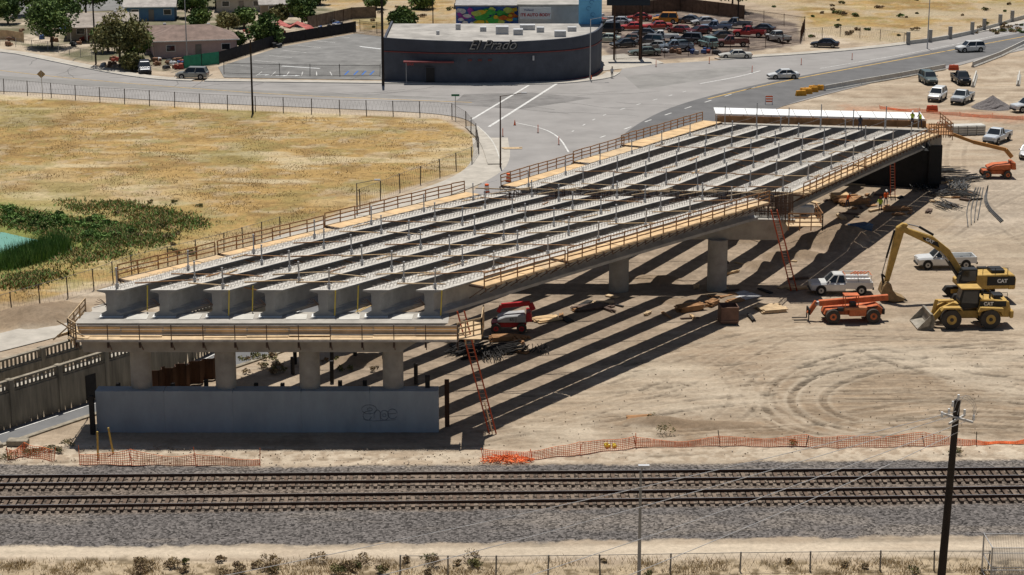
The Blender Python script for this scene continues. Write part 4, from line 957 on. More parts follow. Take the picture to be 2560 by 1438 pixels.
def telehandler(loc,rz):
    T=thing('telehandler','orange telehandler with pallet forks parked on the dirt','telehandler',loc,math.radians(rz))
    wheels(T,[(x,y) for x in(1.75,-1.8) for y in(-1.0,1.0)],.62,.42,tyred,orng,.5)
    MB().prism([(-2.6,.6),(-2.7,1.2),(-2.2,1.55),(-.9,1.3),(2.3,1.15),(2.5,.7)],-.75,.75).box((-.4,.95,1.0),(1.5,.5,.7)).obj('chassis',orng,parent=T,bevel=.05)
    MB().box((-.2,.93,1.35),(2.0,.7,.25)).obj('engine_cover',M('faded_orange',(.45,.18,.08),.6,var=.3),parent=T,bevel=.04)
    MB().beam((-3.3,-.1,2.0),(2.8,-.1,1.55),.42,.5,0).beam((2.6,-.1,1.57),(3.2,-.1,1.5),.3,.36,1).beam((3.0,-.1,1.7),(3.7,-.1,.6),.3,.4,0).obj('boom',[orng,greym],parent=T,bevel=.03)
    mb=MB()
    for x_,y_ in((-.4,.3),(.75,.3),(-.4,1.15),(.75,1.15)): mb.beam((x_,y_,1.2),(x_,y_,2.5),.07)
    mb.box((.18,.72,2.52),(1.3,1.0,.06)); mb.obj('cab_frame',orng,parent=T)
    MB().box((.0,.7,1.6),(.5,.5,.5)).obj('seat',blk,parent=T)
    for y_ in(-.55,.35): MB().box((3.75,y_,.6),(.08,.14,1.0)).box((4.4,y_,.14),(1.3,.14,.06)).obj('fork',dark,parent=T)
    MB().box((3.7,-.1,.9),(.1,1.3,.5)).obj('fork_carriage',dark,parent=T)
    MB().beam((-2.2,.76,1.35),(1.8,.76,1.2),.03,.12).box((1.1,.95,1.25),(.5,.4,.3)).obj('side_trim',blk,parent=T)
    MB().box((-2.75,0,.95),(.2,1.7,.5)).obj('rear_bumper',blk,parent=T); return T
x,y,_=G(2125,800); telehandler((x,y,0),183)
def boomlift(loc,rz,mc,mb2,bk,lab,turn,poly,bas):
    T=thing('boom_lift',lab,'boom lift',loc,math.radians(rz))
    wheels(T,[(x,y) for x in(1.2,-1.2) for y in(-1.0,1.0)],.48,.38,tyred,mc,.5)
    MB().box((0,0,.7),(3.2,1.3,.45)).obj('chassis',mc,parent=T,bevel=.04)
    MB().prism([(-1.6,1.0),(1.0,1.0),(1.1,1.3),(.3,1.6),(-1.5,1.75)],-.95,.95,0).obj('turntable_cover',mb2,parent=T,bevel=.08)
    MB().prism([(-2.2,1.05),(-1.62,1.05),(-1.62,2.0),(-2.1,1.9)],-.95,.95,0).obj('counterweight',mc,parent=T,bevel=.08)
    mb=MB()
    for i,(a,b) in enumerate(zip(poly,poly[1:])): mb.beam(a,b,.42-.06*i,.48-.06*i,0)
    mb.obj('boom',bk,parent=T,bevel=.02)
    if bas:
        x,y,z=bas; mb=MB().box((x,y,z),(1.0,1.9,.1))
        for hh in(.4,.75,1.1):
            for s_ in(-1,1): mb.beam((x-.5,y+s_*.95,z+hh),(x+.5,y+s_*.95,z+hh),.05); mb.beam((x+s_*.5,y-.95,z+hh),(x+s_*.5,y+.95,z+hh),.05)
        for sx in(-1,1):
            for s_ in(-1,0,1): mb.beam((x+sx*.5,y+s_*.95,z),(x+sx*.5,y+s_*.95,z+1.1),.05)
        mb.obj('basket',orng,parent=T)
    return T
x,y,_=G(2488,443)
tan=M('faded_boom',(.46,.22,.06),.6,var=.25)
bx,by,bz=P(2362,318,y)
boomlift((x,y,0),180,orng,orng,tan,'orange boom lift with its boom stretched towards the abutment',0,[(-1.8,0,2.4),(-1.0,0,3.3),((x-bx)*.45,0,4.2),((x-bx)*.93,0,5.3)],((x-bx)+.2,0,5.3))
x,y,_=G(1272,826)
BL=boomlift((x,y,0),180,redm,M('lift_cover_grey',(.36,.36,.36),.5,var=.2),redm,'red and grey boom lift parked under the bridge edge',0,[(-2.3,0,2.0),(-2.0,0,2.65),(.7,0,2.4),(1.0,0,1.8)],None)
BL.scale=(.92,.92,.92)
text('65-J',.42,blk,(-.4,.97,1.3),(math.pi/2,0,math.pi),'lettering',BL,.01)
def trailer(u,v,lab):
    T=thing('light_tower_trailer',lab,'trailer',G(u,v),math.radians(175)); wheels(T,[(0,.75),(0,-.75)],.33,.2)
    MB().box((0,0,.9),(2.2,1.1,.9)).obj('trailer_body',white,parent=T,bevel=.08); MB().beam((1.1,0,.5),(2.3,0,.45),.1).beam((-1.0,0,1.4),(1.3,0,1.5),.14).obj('mast',greym,parent=T)
    MB().box((1.4,0,1.55),(.3,1,.35)).obj('lamp_head',greym,parent=T)
trailer(2008,545,'white towable light tower trailer beneath the bridge')
def woodstack(u,v,L,W,Hh,n,m,rz,lab,nm='lumber_stack',cat='lumber stack'):
    mb=MB(); lay=max(1,int(Hh/.1))
    for k in range(lay):
        for j in range(n): mb.box((R.uniform(-.08,.08)*L,-W/2+W*(j+.5)/n,.06+k*.1),(L*R.uniform(.8,1.05),W/n*.85,.085),0,rz=R.uniform(-.03,.03)*(3 if n<6 else 1))
    return mb.obj(nm,m,loc=G(u,v),rz=rz,label=lab,cat=cat,group='stacks of building timber')
woodstack(1928,775,2.4,2.2,.35,5,lum2,.3,'stack of pale plywood form panels on the dirt','panel_stack','panel stack')
woodstack(1365,800,2.6,1.6,.25,4,ply,.5,'small stack of plywood sheets beneath the bridge','panel_stack','panel stack')
woodstack(1725,775,2.6,1.2,.5,5,lum,.4,'stack of brown timber beams on the dirt')
woodstack(1780,762,1.8,.8,.4,4,lum,1.0,'short stack of timber offcuts on the dirt')
woodstack(1815,742,2.2,.8,.2,4,lum,.6,'loose timber planks on the dirt')
woodstack(2130,508,3.5,2.2,.6,5,lum,.5,'stack of reddish timber near the abutment')
woodstack(2100,502,1.8,1.6,.8,4,ply,.2,'stack of plywood sheets near the abutment','panel_stack','panel stack')
woodstack(2240,525,3,1.4,.35,5,lum,.2,'stack of planks beside the workers')
woodstack(1255,850,2.0,1.0,.4,4,lum,.2,'stack of short timbers beside the boom lift')
woodstack(1280,372,2.6,1.2,.15,3,lum2,.1,'flat timber pallet lying on the street','timber_pallet','pallet')
woodstack(1600,1045,2.2,1.0,.15,4,lum,.1,'scattered planks near a dug hole','loose_plank','planks')
woodstack(1480,770,3.6,1.6,.25,7,rebar,.5,'steel mats lying beneath the bridge','steel_mat','steel mat')
woodstack(1860,740,2.6,2.4,.15,3,greym,.6,'flat grey form panels on the ground','panel_stack','panel stack')
for k in range(80): 
    u,v=R.choice([(R.uniform(2010,2300),R.uniform(478,545)),(R.uniform(2010,2300),R.uniform(478,545)),(R.uniform(1650,1920),R.uniform(725,800)),(R.uniform(1400,1640),R.uniform(740,800)),(R.uniform(1120,1380),R.uniform(830,905)),(R.uniform(2310,2420),R.uniform(420,540)),(R.uniform(2100,2250),R.uniform(440,490)),(R.uniform(1600,2000),R.uniform(640,730)),(R.uniform(2330,2440),R.uniform(440,520))])
    woodstack(u,v,R.uniform(.7,2.4),R.uniform(.2,.8),R.choice([.1,.1,.2,.3]),R.randint(1,4),R.choice([lum,lum2,rebar,ply,dark]),R.random()*3,'loose planks and offcuts scattered beneath the bridge','loose_plank','planks')
mb=MB()
for k in range(4):
    for j in range(4): mb.box((j*1.25-1.9,0,.15+k*.3),(1.15,2.0,.22))
    mb.box((0,0,.3+k*.3),(5.0,1.6,.06))
mb.obj('form_panel_stack',concw,loc=G(2412,335),rz=.15,label='stack of pale concrete form panels on the dirt',cat='panel stack')
T=thing('debris_bin','brown open topped metal bin on the dirt','bin',G(1820,805),.08)
MB().box((0,-.8,.8),(1.5,.06,1.5)).box((0,.8,.8),(1.5,.06,1.5)).box((-.75,0,.8),(.06,1.6,1.5)).box((.75,0,.8),(.06,1.6,1.5)).box((0,0,.1),(1.5,1.6,.08)).obj('bin_body',M('brown_bin',(.16,.09,.065),.7,var=.3),parent=T)
MB().beam((-.8,-.85,1.5),(.8,-.85,1.5),.1).beam((-.8,-.85,.3),(.8,-.85,.3),.1).obj('bin_rim',M('brown_bin2',(.22,.13,.09),.7),parent=T)
MB().box((0,0,.55),(2.0,1.3,1.0),tx=1.15,ty=1.15).obj('blue_skip',M('blue_bin',(.02,.06,.13),.5),loc=G(2150,585),rz=.5,bevel=.04,label='dark blue metal skip on a dirt heap',cat='skip')
def rebarpile(u,v,L,n,rz,lab,m=rebar,sp=1.2):
    mb=MB()
    for k in range(n):
        a=R.uniform(-.25,.25); y=R.uniform(-sp,sp); z=.05+R.random()*.45; c=R.uniform(-.3,.3)*L; l=L*R.uniform(.5,1)/2
        mb.beam((c-l*math.cos(a),y-l*math.sin(a),z),(c+l*math.cos(a),y+l*math.sin(a),z+R.uniform(-.05,.15)),.05)
    mb.obj('rebar_pile',m,loc=G(u,v),rz=rz,label=lab,cat='rebar pile',group='piles of steel reinforcing bar')
stg=M('grey_rebar',(.085,.083,.08),.6,.3,var=.3)
for a in[(2395,470,4,70,1.2,'tangled pile of grey reinforcing bars'),(2370,520,3,45,1.9,'small pile of reinforcing bars on dirt'),(2420,450,3,55,.4,'pile of short reinforcing bars'),(2360,432,4,40,.0,'bundle of reinforcing bars by the tarp'),(2405,490,3,55,2.3,'tangled pile of grey reinforcing bars'),(2350,488,2.6,45,.7,'tangled pile of grey reinforcing bars'),(2375,455,3,45,2.7,'tangled pile of grey reinforcing bars'),
  (1175,880,3.5,70,.9,'rusty pile of reinforcing bars beside the ladder'),(1265,880,3,55,.5,'pile of dark steel pieces on the dirt'),(1220,892,2.5,40,1.6,'pile of dark steel pieces on the dirt'),(1335,880,1.4,30,1.5,'bundle of short steel stakes'),(2300,475,2.5,30,1.5,'bundle of bars against the abutment'),(1150,850,2.5,40,.3,'rusty pile of bars below the platform')]:
    rebarpile(a[0],a[1],a[2],a[3],a[4],a[5],stg if a[0]>2000 else dark)
mb=MB()
for k in range(7):
    p=smoothp([Vector(G(2420+k*8,568-k*6)),Vector(G(2415+k*12,520-k*3)),Vector(G(2440+k*6,470))],2) if k<4 else smoothp([Vector(G(2520-k*3,545+k*2)),Vector(G(2480-k*4,510)),Vector(G(2470,465))],2)
    for a,b in zip(p,p[1:]): mb.beam(Vector(a)+Vector((0,0,.05)),Vector(b)+Vector((0,0,.05)),.09)
mb.obj('steel_conduit_bundle',stg,label='long curved grey bars spread on the dirt',cat='steel bars')
def heap(u,v,rx,ry,h,m,lab,nm='gravel_pile'):
    mb=MB(); rings=[]
    for k in range(9):
        f=k/8; rr=1-f; rings.append([(rx*rr*math.cos(t*.3142)*(1+R.uniform(-.08,.08)),ry*rr*math.sin(t*.3142)*(1+R.uniform(-.08,.08)),h*(f**1.1)+R.uniform(-.03,.05)-.03) for t in range(20)])
    mb.loft(rings).obj(nm,m,loc=G(u,v),label=lab,cat='gravel pile')
heap(2480,268,2.9,2.9,1.7,M('gravel',(.14,.125,.12),.95,var=.5,scale=4,bump=.6),'cone shaped pile of grey gravel on the dirt')
def krail(p,q,h=.82):
    p=Vector(p);q=Vector(q);d=q-p; ang=math.atan2(d.y,d.x); L=d.length-.1
    pr=[(-.3,0),(.3,0),(.3,.08),(.14,.32),(.08,h),(-.08,h),(-.14,.32),(-.3,.08)]
    MB().loft([[(0,a,b) for a,b in pr],[(L,a,b) for a,b in pr]]).obj('concrete_barrier',concw,loc=(p.x,p.y,.03),rz=ang,label='white concrete traffic barrier segment along the road',cat='traffic barrier',group='concrete traffic barriers')
for l in([(2362,174),(2250,195),(2150,212),(2060,228)],[(2432,168),(2500,142),(2570,108),(2700,60)]):
    p=dens(GP(l),3.7)
    for a,b in zip(p,p[1:]): krail(a,b)
for a,b in(((2432,218),(2440,190)),((2545,215),(2548,190))): krail(G(*a),G(*b))
wy=M('barrier_amber',(.62,.29,.02),.5,var=.15)
def wbar(u,v,m,lab,rz=0,L=1.6):
    mb=MB().prism([(-L/2,0),(L/2,0),(L/2,.3),(L/2-.1,.8),(-L/2+.1,.8),(-L/2,.3)],-.18,.18).prism([(-L/2,0),(L/2,0),(L/2,.22),(-L/2,.22)],-.3,.3).cyl((0,0,.8),(0,0,.87),.12)
    mb.obj('water_barrier',m,loc=G(u,v),rz=rz,bevel=.04,label=lab,cat='traffic barrier',group='plastic water filled barriers')
for k in range(4): wbar(2002+k*15,240-k*4.5,wy,'amber plastic water filled barrier at the road edge',.25)
for k in range(2): wbar(2012+k*22,233-k*6,wy,'amber plastic water filled barrier at the road edge',.25)
ob=M('barrier_orange',(.50,.08,.03),.5,var=.1)
wbar(2384,175,ob,'orange plastic barrier between concrete barriers')
wbar(2330,278,ob,'orange plastic barrier by the parked vehicles')
def cone(u,v,h=.75,lab='orange traffic cone standing on the asphalt'):
    MB().box((0,0,.03),(.38,.38,.05),1).cyl((0,0,.05),(0,0,h),.15,.03,n=10,m=0).cyl((0,0,h*.55),(0,0,h*.75),.085,.062,n=10,m=2).obj('traffic_cone',[hiv,blk,white],loc=G(u,v),label=lab,cat='traffic cone',group='traffic cones')
for u,v in((1287,314),(1478,200)): cone(u,v)
def drum(u,v):
    mb=MB()
    for k in range(5): mb.cyl((0,0,.05+k*.19),(0,0,.24+k*.19),.3-.015*k,n=14,m=k%2)
    mb.box((0,0,.03),(.7,.7,.06),2); mb.obj('traffic_drum',[hiv,white,blk],loc=G(u,v),label='orange and white striped traffic drum by the bridge',cat='traffic drum',group='traffic drums')
drum(1271,455);drum(1217,482)
def deline(u,v):
    MB().cyl((0,0,0),(0,0,1.1),.05,n=8).box((0,0,.03),(.3,.3,.06),1).obj('delineator_post',[hiv,blk],loc=G(u,v),label='slim orange delineator post on the road',cat='delineator',group='orange delineator posts')
for u,v in((1257,342),(1345,333),(1397,363),(1880,182),(2003,163),(1773,160),(1640,168),(2130,150)): deline(u,v)
def barricade(u,v):
    mb=MB()
    for s_ in(-.5,.5): mb.beam((s_,-.3,0),(s_,0,1.3),.06); mb.beam((s_,.3,0),(s_,0,1.3),.06)
    for hh in(.5,.85,1.2): mb.box((0,-.12,hh),(1.0,.04,.18),1)
    mb.obj('barricade',[white,hiv],loc=G(u,v),label='orange and white folding barricade at the road edge',cat='barricade',group='folding barricades')
barricade(1922,262);barricade(1812,300)
# ------------------------------------------------ poles
def pole(u,v,vt,r,lab,lean=0,arms=None,nm='utility_pole',m=None,cat='utility pole'):
    p=G(u,v); h=P(u,vt,p[1])[2]; T=thing(nm,lab,cat,p)
    MB().cyl((0,0,-.1),(lean,0,h),r,r*.72,n=12).obj('pole_shaft',m or poleW,parent=T,smooth=True)
    return T,p,h
T,pp,ph=pole(2350,1478,1000,.26,'tall dark wooden utility pole with cross arms and insulators',.35)
aw=M('pale_arm',(.5,.48,.44),.7)
for (z_,L,a) in((ph-1.0,2.2,2.3),(ph-1.1,2.0,.9)):
    MB().beam((.33-L/2*math.cos(a),-.25-L/2*math.sin(a),z_),(.33+L/2*math.cos(a),-.25+L/2*math.sin(a),z_),.09,.12).obj('cross_arm',aw,parent=T)
for k,(dx,dz) in enumerate(((-.5,-.75),(-.9,-.95),(.4,-.8),(.95,-1.15),(0,.1),(-.3,-.3))): MB().cyl((.33+dx,-.3,ph+dz),(.33+dx,-.3,ph+dz+.32),.07,n=8).obj('insulator',white,parent=T)
mb=MB(); 
for k in range(3):
    pts=[Vector((.33-.6+.3*k,-.3,ph-.8)),Vector((.2+.2*k,-.35,ph+.45+.1*k)),Vector((1.3+.1*k,-.3,ph-.2)),Vector((1.2,-.3,ph-1.1))]
    q_=smoothp(pts,3)
    for a,b in zip(q_,q_[1:]): mb.beam(a,b,.02)
mb.obj('jumper_wire',steel,parent=T)
top=Vector((pp[0]+.33,pp[1]-.3,ph-.6))
wirem=M('overhead_wire',(.5,.5,.5),.4,.5)
for i,(xx,yy,zz,zo) in enumerate(((-11.5,85,10,-.3),(-14.5,88,10,.0),(1.5,88,8.5,-1.2),(-4,86,9.4,-.6))):
    mb=MB(); a=top+Vector((-.4+.3*i,0,zo)); b=Vector((xx,yy,zz)); pr=None
    for k in range(25):
        f=k/24; p=a+(b-a)*f-Vector((0,0,.9*4*f*(1-f)*.35)) -a
        if pr: mb.beam(pr,p,.026)
        pr=p
    mb.obj('overhead_wire',wirem,loc=a,label='thin overhead power line crossing above the tracks',cat='power line',group='overhead power lines')
def lamp(u,v,vt,arm,lab,r=.09,m=None,L=2.0):
    p=G(u,v); h=P(u,vt,p[1])[2]; T=thing('street_lamp',lab,'street lamp',p); m=m or steel
    MB().cyl((0,0,0),(0,0,h),r,r*.6,n=10).beam((0,0,h-.05),(arm*L,0,h+.35),.06).obj('lamp_post',m,parent=T)
    MB().box((arm*(L+.25),0,h+.36),(.65,.28,.14)).obj('lamp_head',greym,parent=T)
lamp(1597,1462,1180,.12,'thin grey street lamp beside the tracks with a small white head',.12,M('grey_pole',(.28,.28,.28),.5,.3),1.2)
lamp(1251,418,240,1,'dark street lamp at the street corner',.11,rust,2.6)
lamp(893,535,458,1,'grey street lamp behind the bridge railing',.09,M('brown_pole',(.22,.17,.13),.6),2.0)
lamp(1475,200,48,1,'grey street lamp in front of the bar',.11)
lamp(468,152,-40,1,'tall grey street lamp beside the pink house',.11)
lamp(2318,122,-30,1,'tall grey street lamp by the block wall',.11)
pole(632,284,100,.15,'slim dark wooden utility pole at the field edge')
pole(958,214,-60,.22,'tall black utility pole in front of the bar wall')
pole(240,160,-60,.15,'wooden utility pole beside the yard')
pole(1603,148,-60,.15,'dark steel post of the billboard',nm='utility_pole')
pole(1845,50,-60,.16,'wooden utility pole behind the salvage yard'); pole(1083,105,-20,.1,'thin pole beside the mural building')
pole(107,248,176,.05,'thin steel sign post by the field fence',nm='sign_post',m=steel,cat='sign post')
T=thing('warning_sign','back of a diamond shaped warning sign on its post','road sign',G(107,247))
MB().add([(-.0,-.1,3.0),(.62,-.1,3.6),(0,-.1,4.2),(-.62,-.1,3.6),(0,-.13,3.0),(.62,-.13,3.6),(0,-.13,4.2),(-.62,-.13,3.6)],[(0,1,2,3),(7,6,5,4),(0,1,5,4),(1,2,6,5),(2,3,7,6),(3,0,4,7)]).obj('sign_plate',M('sign_back',(.35,.27,.17),.5,.3),parent=T)
T=thing('street_name_sign','green street name sign on a steel post','street sign',G(1139,300))
MB().cyl((0,0,0),(0,0,3.3),.05,n=8).obj('sign_post',steel,parent=T); MB().box((0,0,3.4),(1.1,.04,.28)).box((0,0,3.1),(.04,1.0,.28)).obj('sign_plate',M('sign_green',(.01,.16,.08),.4),parent=T)
T=thing('billboard','dark back of a tall billboard above the salvage yard','billboard',G(1575,150))
MB().box((-.4,0,11.2),(7.0,.5,4.6)).obj('billboard_panel',M('billboard_back',(.012,.02,.03),.5),parent=T); MB().cyl((-2.6,.3,0),(-2.6,.3,9.5),.16).cyl((1.6,.3,0),(1.6,.3,9.5),.2).obj('billboard_post',rust,parent=T)
# ------------------------------------------------ buildings
slate=M('slate_stucco',(.075,.082,.100),.85,var=.2,scale=.5)
slate2=M('slate_stucco_dark',(.062,.069,.087),.85,var=.16,scale=.5)
roofg=M('roof_membrane',(.33,.31,.28),.9,var=.35,scale=.3)
fp=[G(960,203),G(1060,208),G(1180,210),G(1300,208),G(1400,203),G(1455,196),G(1487,186),G(1502,172)]
fp=smoothp([tuple(a) for a in fp],2); ybk=fp[0][1]+21
o=Vector(fp[0]); base_=[(a[0]-o.x,a[1]-o.y) for a in fp]; zt=P(960,97,fp[0][1])[2]
fp2=base_+[(base_[-1][0]+.5,21-0),(0,21)]
T=thing('bar_building','dark slate single storey bar with a curved front wall','bar building',o)
MB().slab(fp2,0,zt-.6).obj('wall',slate,parent=T)
def band(pts,w,z0,z1,m,nm,off=0,rise=0):
    q_=offs(pts,off); L=offs([(a,b,0) for a,b in q_],w/2);Q=offs([(a,b,0) for a,b in q_],-w/2); n=len(q_); rings=[]
    for i in range(n):
        r=rise*abs(i/(n-1)-.42)*1.8; rings.append([(L[i][0],L[i][1],z0+(r if z0>3 and m is not slate2 else 0)),(Q[i][0],Q[i][1],z0+(r if z0>3 and m is not slate2 else 0)),(Q[i][0],Q[i][1],z1+r),(L[i][0],L[i][1],z1+r)])
    return MB().loft(rings).obj(nm,m,parent=T)
band(base_,.35,zt-1.7,zt-.15,slate2,'parapet',-.02,.5); band(base_,.30,zt-1.95,zt-1.82,M('red_trim',(.20,.04,.04),.6),'red_trim',-.05,0)
MB().sweep([(a,b,0) for a,b in (base_[-1],(base_[-1][0]+.5,21))],.3,zt-.7,zt+.1).sweep([(.1,0,0),(.1,21,0)],.3,zt-.7,zt).obj('parapet',slate2,parent=T)
MB().slab([(a*.99+.2,b+.25) for a,b in fp2],zt-.62,zt-.45).obj('roof',roofg,parent=T)
for (x,y,a,b,c) in((18,9,2,1.6,1.2),(20.5,8,1.5,1.5,.9),(24,11,1.2,1.2,.8),(15,12,1,1,.7),(27,6,1.8,1.4,.9),(11,14,.8,.8,.9),(22,14,2.4,1.5,.8),(8,8,.5,.5,.6),(29,12,1.4,1,.7)): MB().box((x,y,zt-.45+c/2),(a,b,c)).box((x,y-b/2-.01,zt-.45+c*.5),(a*.7,.03,c*.6),1).obj('rooftop_unit',[greym,steel],parent=T,bevel=.03)
def onwall(u,z):
    best=None
    for a,b in zip(base_,base_[1:]):
        for k in range(6):
            f=k/6; p=Vector((a[0]+(b[0]-a[0])*f+o.x,a[1]+(b[1]-a[1])*f+o.y,z)); t=p.y*CT+(H-z)*ST; uu=1280+F*p.x/t
            if best is None or abs(uu-u)<best[0]: best=(abs(uu-u),p-o)
    return best[1]
p=onwall(1077,0); MB().box((p.x,p.y-.03,1.2),(1.3,.3,2.4)).obj('door',M('dark_door',(.012,.012,.014),.5),parent=T)
MB().box((p.x,p.y-.06,1.2),(1.7,.2,2.7)).obj('door_frame',slate2,parent=T)
MB().box((p.x-.2,p.y-.6,3.35),(7.6,1.2,.22)).obj('canopy',M('red_canopy',(.20,.055,.055),.7,var=.2),parent=T)
MB().beam((p.x-3.6,p.y-1.1,0),(p.x-3.6,p.y-1.1,3.3),.07).obj('canopy_post',steel,parent=T)
q_=onwall(1022,3); text('BAR',.6,M('bar_red',(.4,.04,.03),.5),(q_.x+.3,q_.y-1.25,2.95),(math.pi/2,0,0),'lettering',T,.03)
for u in(1175,1200,1225): q_=onwall(u,3.6); MB().box((q_.x,q_.y-.0,3.6),(.6,.25,.3)).obj('vent_opening',M('red_vent',(.14,.04,.04),.6),parent=T)
q_=onwall(1335,3.8); MB().cyl((q_.x,q_.y-.2,3.4),(q_.x,q_.y-.2,4.1),.15).obj('wall_light',greym,parent=T)
q_=onwall(1228,zt-.9); sm_=M('sign_metal',(.24,.235,.225),.5,.2,var=.6,scale=3)
text('El Prado',2.1,sm_,(q_.x,q_.y-.45,zt-.6),(math.pi/2,0,math.radians(2)),'lettering',T,.06,.45,bold=-.01)
text('El Prado',2.1,blk,(q_.x+.1,q_.y-.30,zt-.70),(math.pi/2,0,math.radians(2)),'lettering_backing',T,.05,.45,bold=.02)
band(base_,.12,0,.12,M('red_kerb',(.30,.05,.05),.7),'red_base',-.35)
T=thing('blue_pylon','tall light blue sign pylon with dark scribbled marks','sign pylon',(P(1475,80,323)[0],323,0))
MB().box((0,0,9),(3.7,1.5,18)).obj('pylon_body',M('light_blue_paint',(.16,.45,.68),.7,var=.08),parent=T); mb=MB()
for (x,z_) in((-.9,10.5),(.2,9.6),(.8,11.0),(-.3,8.6),(.4,7.6)): stroke(mb,bub(x,z_,.35,.3,0,300),.07,-.77)
mb.obj('graffiti',M('blue_scribble',(.06,.2,.4),.7),parent=T)
y0=335; a=P(1140,85,y0); b=P(1345,85,y0)
T=thing('mural_building','workshop with a colourful painted mural wall','workshop',(a[0],y0,0))
Wd=b[0]-a[0]; zt2=P(1140,16,y0)[2]
MB().box((Wd/2,8,zt2/2),(Wd,16,zt2)).obj('wall',M('mural_base_blue',(.05,.12,.35),.7,var=.3,scale=.6),parent=T)
MB().box((Wd/2,8,zt2+.1),(Wd+.3,16.3,.2)).obj('roof',M('grey_roof',(.3,.29,.28),.9,var=.3),parent=T)
cols=[(.30,.05,.30),(.55,.55,.55),(.05,.35,.06),(.60,.42,.03),(.45,.12,.02),(.03,.22,.40),(.40,.5,.1),(.02,.05,.2)]
mcols=[M('mural_%d'%i,c,.7,var=.25,scale=2) for i,c in enumerate(cols)]
mb=MB(); nb_=0
for k in range(120):
    cx=R.uniform(.6,Wd-.6); f=cx/Wd; cz=R.uniform(zt2*.4,zt2-.5); r=R.uniform(.25,.75)
    ci=R.choice([0,0,1,6]) if f<.28 else R.choice([2,2,3,4,6,3]) if f<.72 else R.choice([5,7,2,3,5])
    sx=R.uniform(.7,1.8); n=9; nb_+=1; pts=[(cx+min(r*sx,.9)*math.cos(2*math.pi*j/n+k)*(1+R.uniform(-.3,.3)),cz+r*.8*math.sin(2*math.pi*j/n+k)*(1+R.uniform(-.3,.3))) for j in range(n)]
    pts=[(min(max(px,.05),Wd-.05),min(max(pz,.05),zt2-.05)) for px,pz in pts]
    mb.add([(px,-.01-.003*nb_,pz) for px,pz in pts],[tuple(range(n))],ci)
mb.obj('mural',mcols,parent=T)
zb=P(1340,33,329)[2]
T2=thing('workshop_building','pale grey workshop with a white shop banner','workshop',(P(1296,50,329)[0],329,0))
w2=P(1447,50,329)[0]-P(1296,50,329)[0]
MB().box((w2/2,10,(zb+1.1)/2),(w2,18,zb+1.1)).obj('wall',M('pale_wall',(.36,.37,.38),.8,var=.12),parent=T2); MB().box((w2/2,10,zb+1.22),(w2+.4,18.4,.22)).obj('roof',roofg,parent=T2)
MB().box((2.8,-.05,zb),(5.2,.06,1.9)).obj('banner',white,parent=T2)
text('ITE AUTO BODY',.66,M('sign_red',(.45,.02,.02),.5),(2.8,-.1,zb-.3),(math.pi/2,0,0),'lettering',T2,.01,bold=.02)
text('Holland',.5,M('sign_blue',(.02,.03,.2),.5),(1.7,-.1,zb+.5),(math.pi/2,0,0),'lettering',T2,.01)
def house(u,v,L,W,h,rz,wc,rc,lab,hip=False,rh=1.5,nw=3,porch=False):
    T=thing('house',lab,'house',G(u,v),math.radians(rz)); wm=M('wall_%s'%str(wc),wc,.85,var=.1); rm=M('roof_%s'%str(rc),rc,.95,var=.3,scale=.8)
    MB().box((0,W/2,h/2),(L,W,h)).obj('wall',wm,parent=T)
    e=.5; rx=L/2-(W*.45 if hip else 0)
    MB().add([(-L/2-e,-e,h-.1),(L/2+e,-e,h-.1),(L/2+e,W+e,h-.1),(-L/2-e,W+e,h-.1),(-rx-(0 if hip else e),W/2,h+rh),(rx+(0 if hip else e),W/2,h+rh)],[(0,1,5,4),(2,3,4,5),(1,2,5),(3,0,4),(3,2,1,0)]).obj('roof',rm,parent=T)
    MB().box((0,-e-.02,h-.12),(L+2*e,.06,.16)).obj('eaves_trim',white,parent=T)
    for k in range(nw):
        x=-L/2+L*(k+.6)/nw
        if k==1:
            MB().box((x,-.03,1.05),(1.0,.1,2.1)).obj('door',M('house_door',(.2,.18,.16),.6),parent=T); continue
        MB().box((x,-.02,1.6),(1.5,.1,1.1)).obj('window',white,parent=T); MB().box((x,-.08,1.6),(1.3,.04,.9)).obj('window_pane',glass,parent=T)
    MB().box((L*.2,W*.55,h+rh*.7),(.5,.5,1.3)).obj('chimney',greym,parent=T)
    if porch:
        MB().box((-L*.2,-2,h-.15),(L*.5,3.6,.15)).obj('porch_roof',[rm],parent=T)
        for x in(-L*.43,-L*.2,L*.03): MB().beam((x,-3.6,0),(x,-3.6,h-.2),.12).obj('porch_post',white,parent=T)
    return T
house(490,143,13.5,9,2.9,14,(.50,.36,.34),(.20,.145,.12),'pink stucco house with a brown shingle roof',True,1.9,3)
house(400,128,6,6,2.7,14,(.50,.36,.34),(.20,.145,.12),'small pink stucco wing with a brown roof',False,1.3,2,True)
house(255,100,12,8,2.8,10,(.36,.31,.25),(.30,.26,.22),'tan house with a grey carport roof',False,1.5,3,True)
house(375,52,9,7,2.7,5,(.10,.2,.32),(.36,.33,.30),'blue house behind the trees',False,1.3,3)
house(700,42,7,5,2.5,10,(.25,.2,.15),(.34,.31,.28),'low shed with a pale roof behind the house',False,.8,2)
house(600,30,9,6,2.6,5,(.4,.38,.33),(.16,.14,.13),'small grey roofed house near the road',False,1.2,3)
house(1240,20,16,9,4.0,0,(.3,.3,.3),(.30,.28,.26),'long low workshop behind the mural building',False,.8,4)
mb=MB()
rings=[[(x,y*1.0,(1.6+.5*math.sin(x*1.7)+.3*math.sin(y*2+x))*(1 if 0<i<7 else .1)) for y in(-2,-1,0,1,2)] for i,x in enumerate(np.linspace(-4,4,8))]
for i in range(7):
    for j in range(4): mb.add([rings[i][j],rings[i+1][j],rings[i+1][j+1],rings[i][j+1]],[(0,1,2,3)])
mb.obj('tarp_cover',M('faded_red_tarp',(.42,.12,.10),.8,var=.3),loc=G(735,85),label='faded red tarp draped over stored junk',cat='tarp')
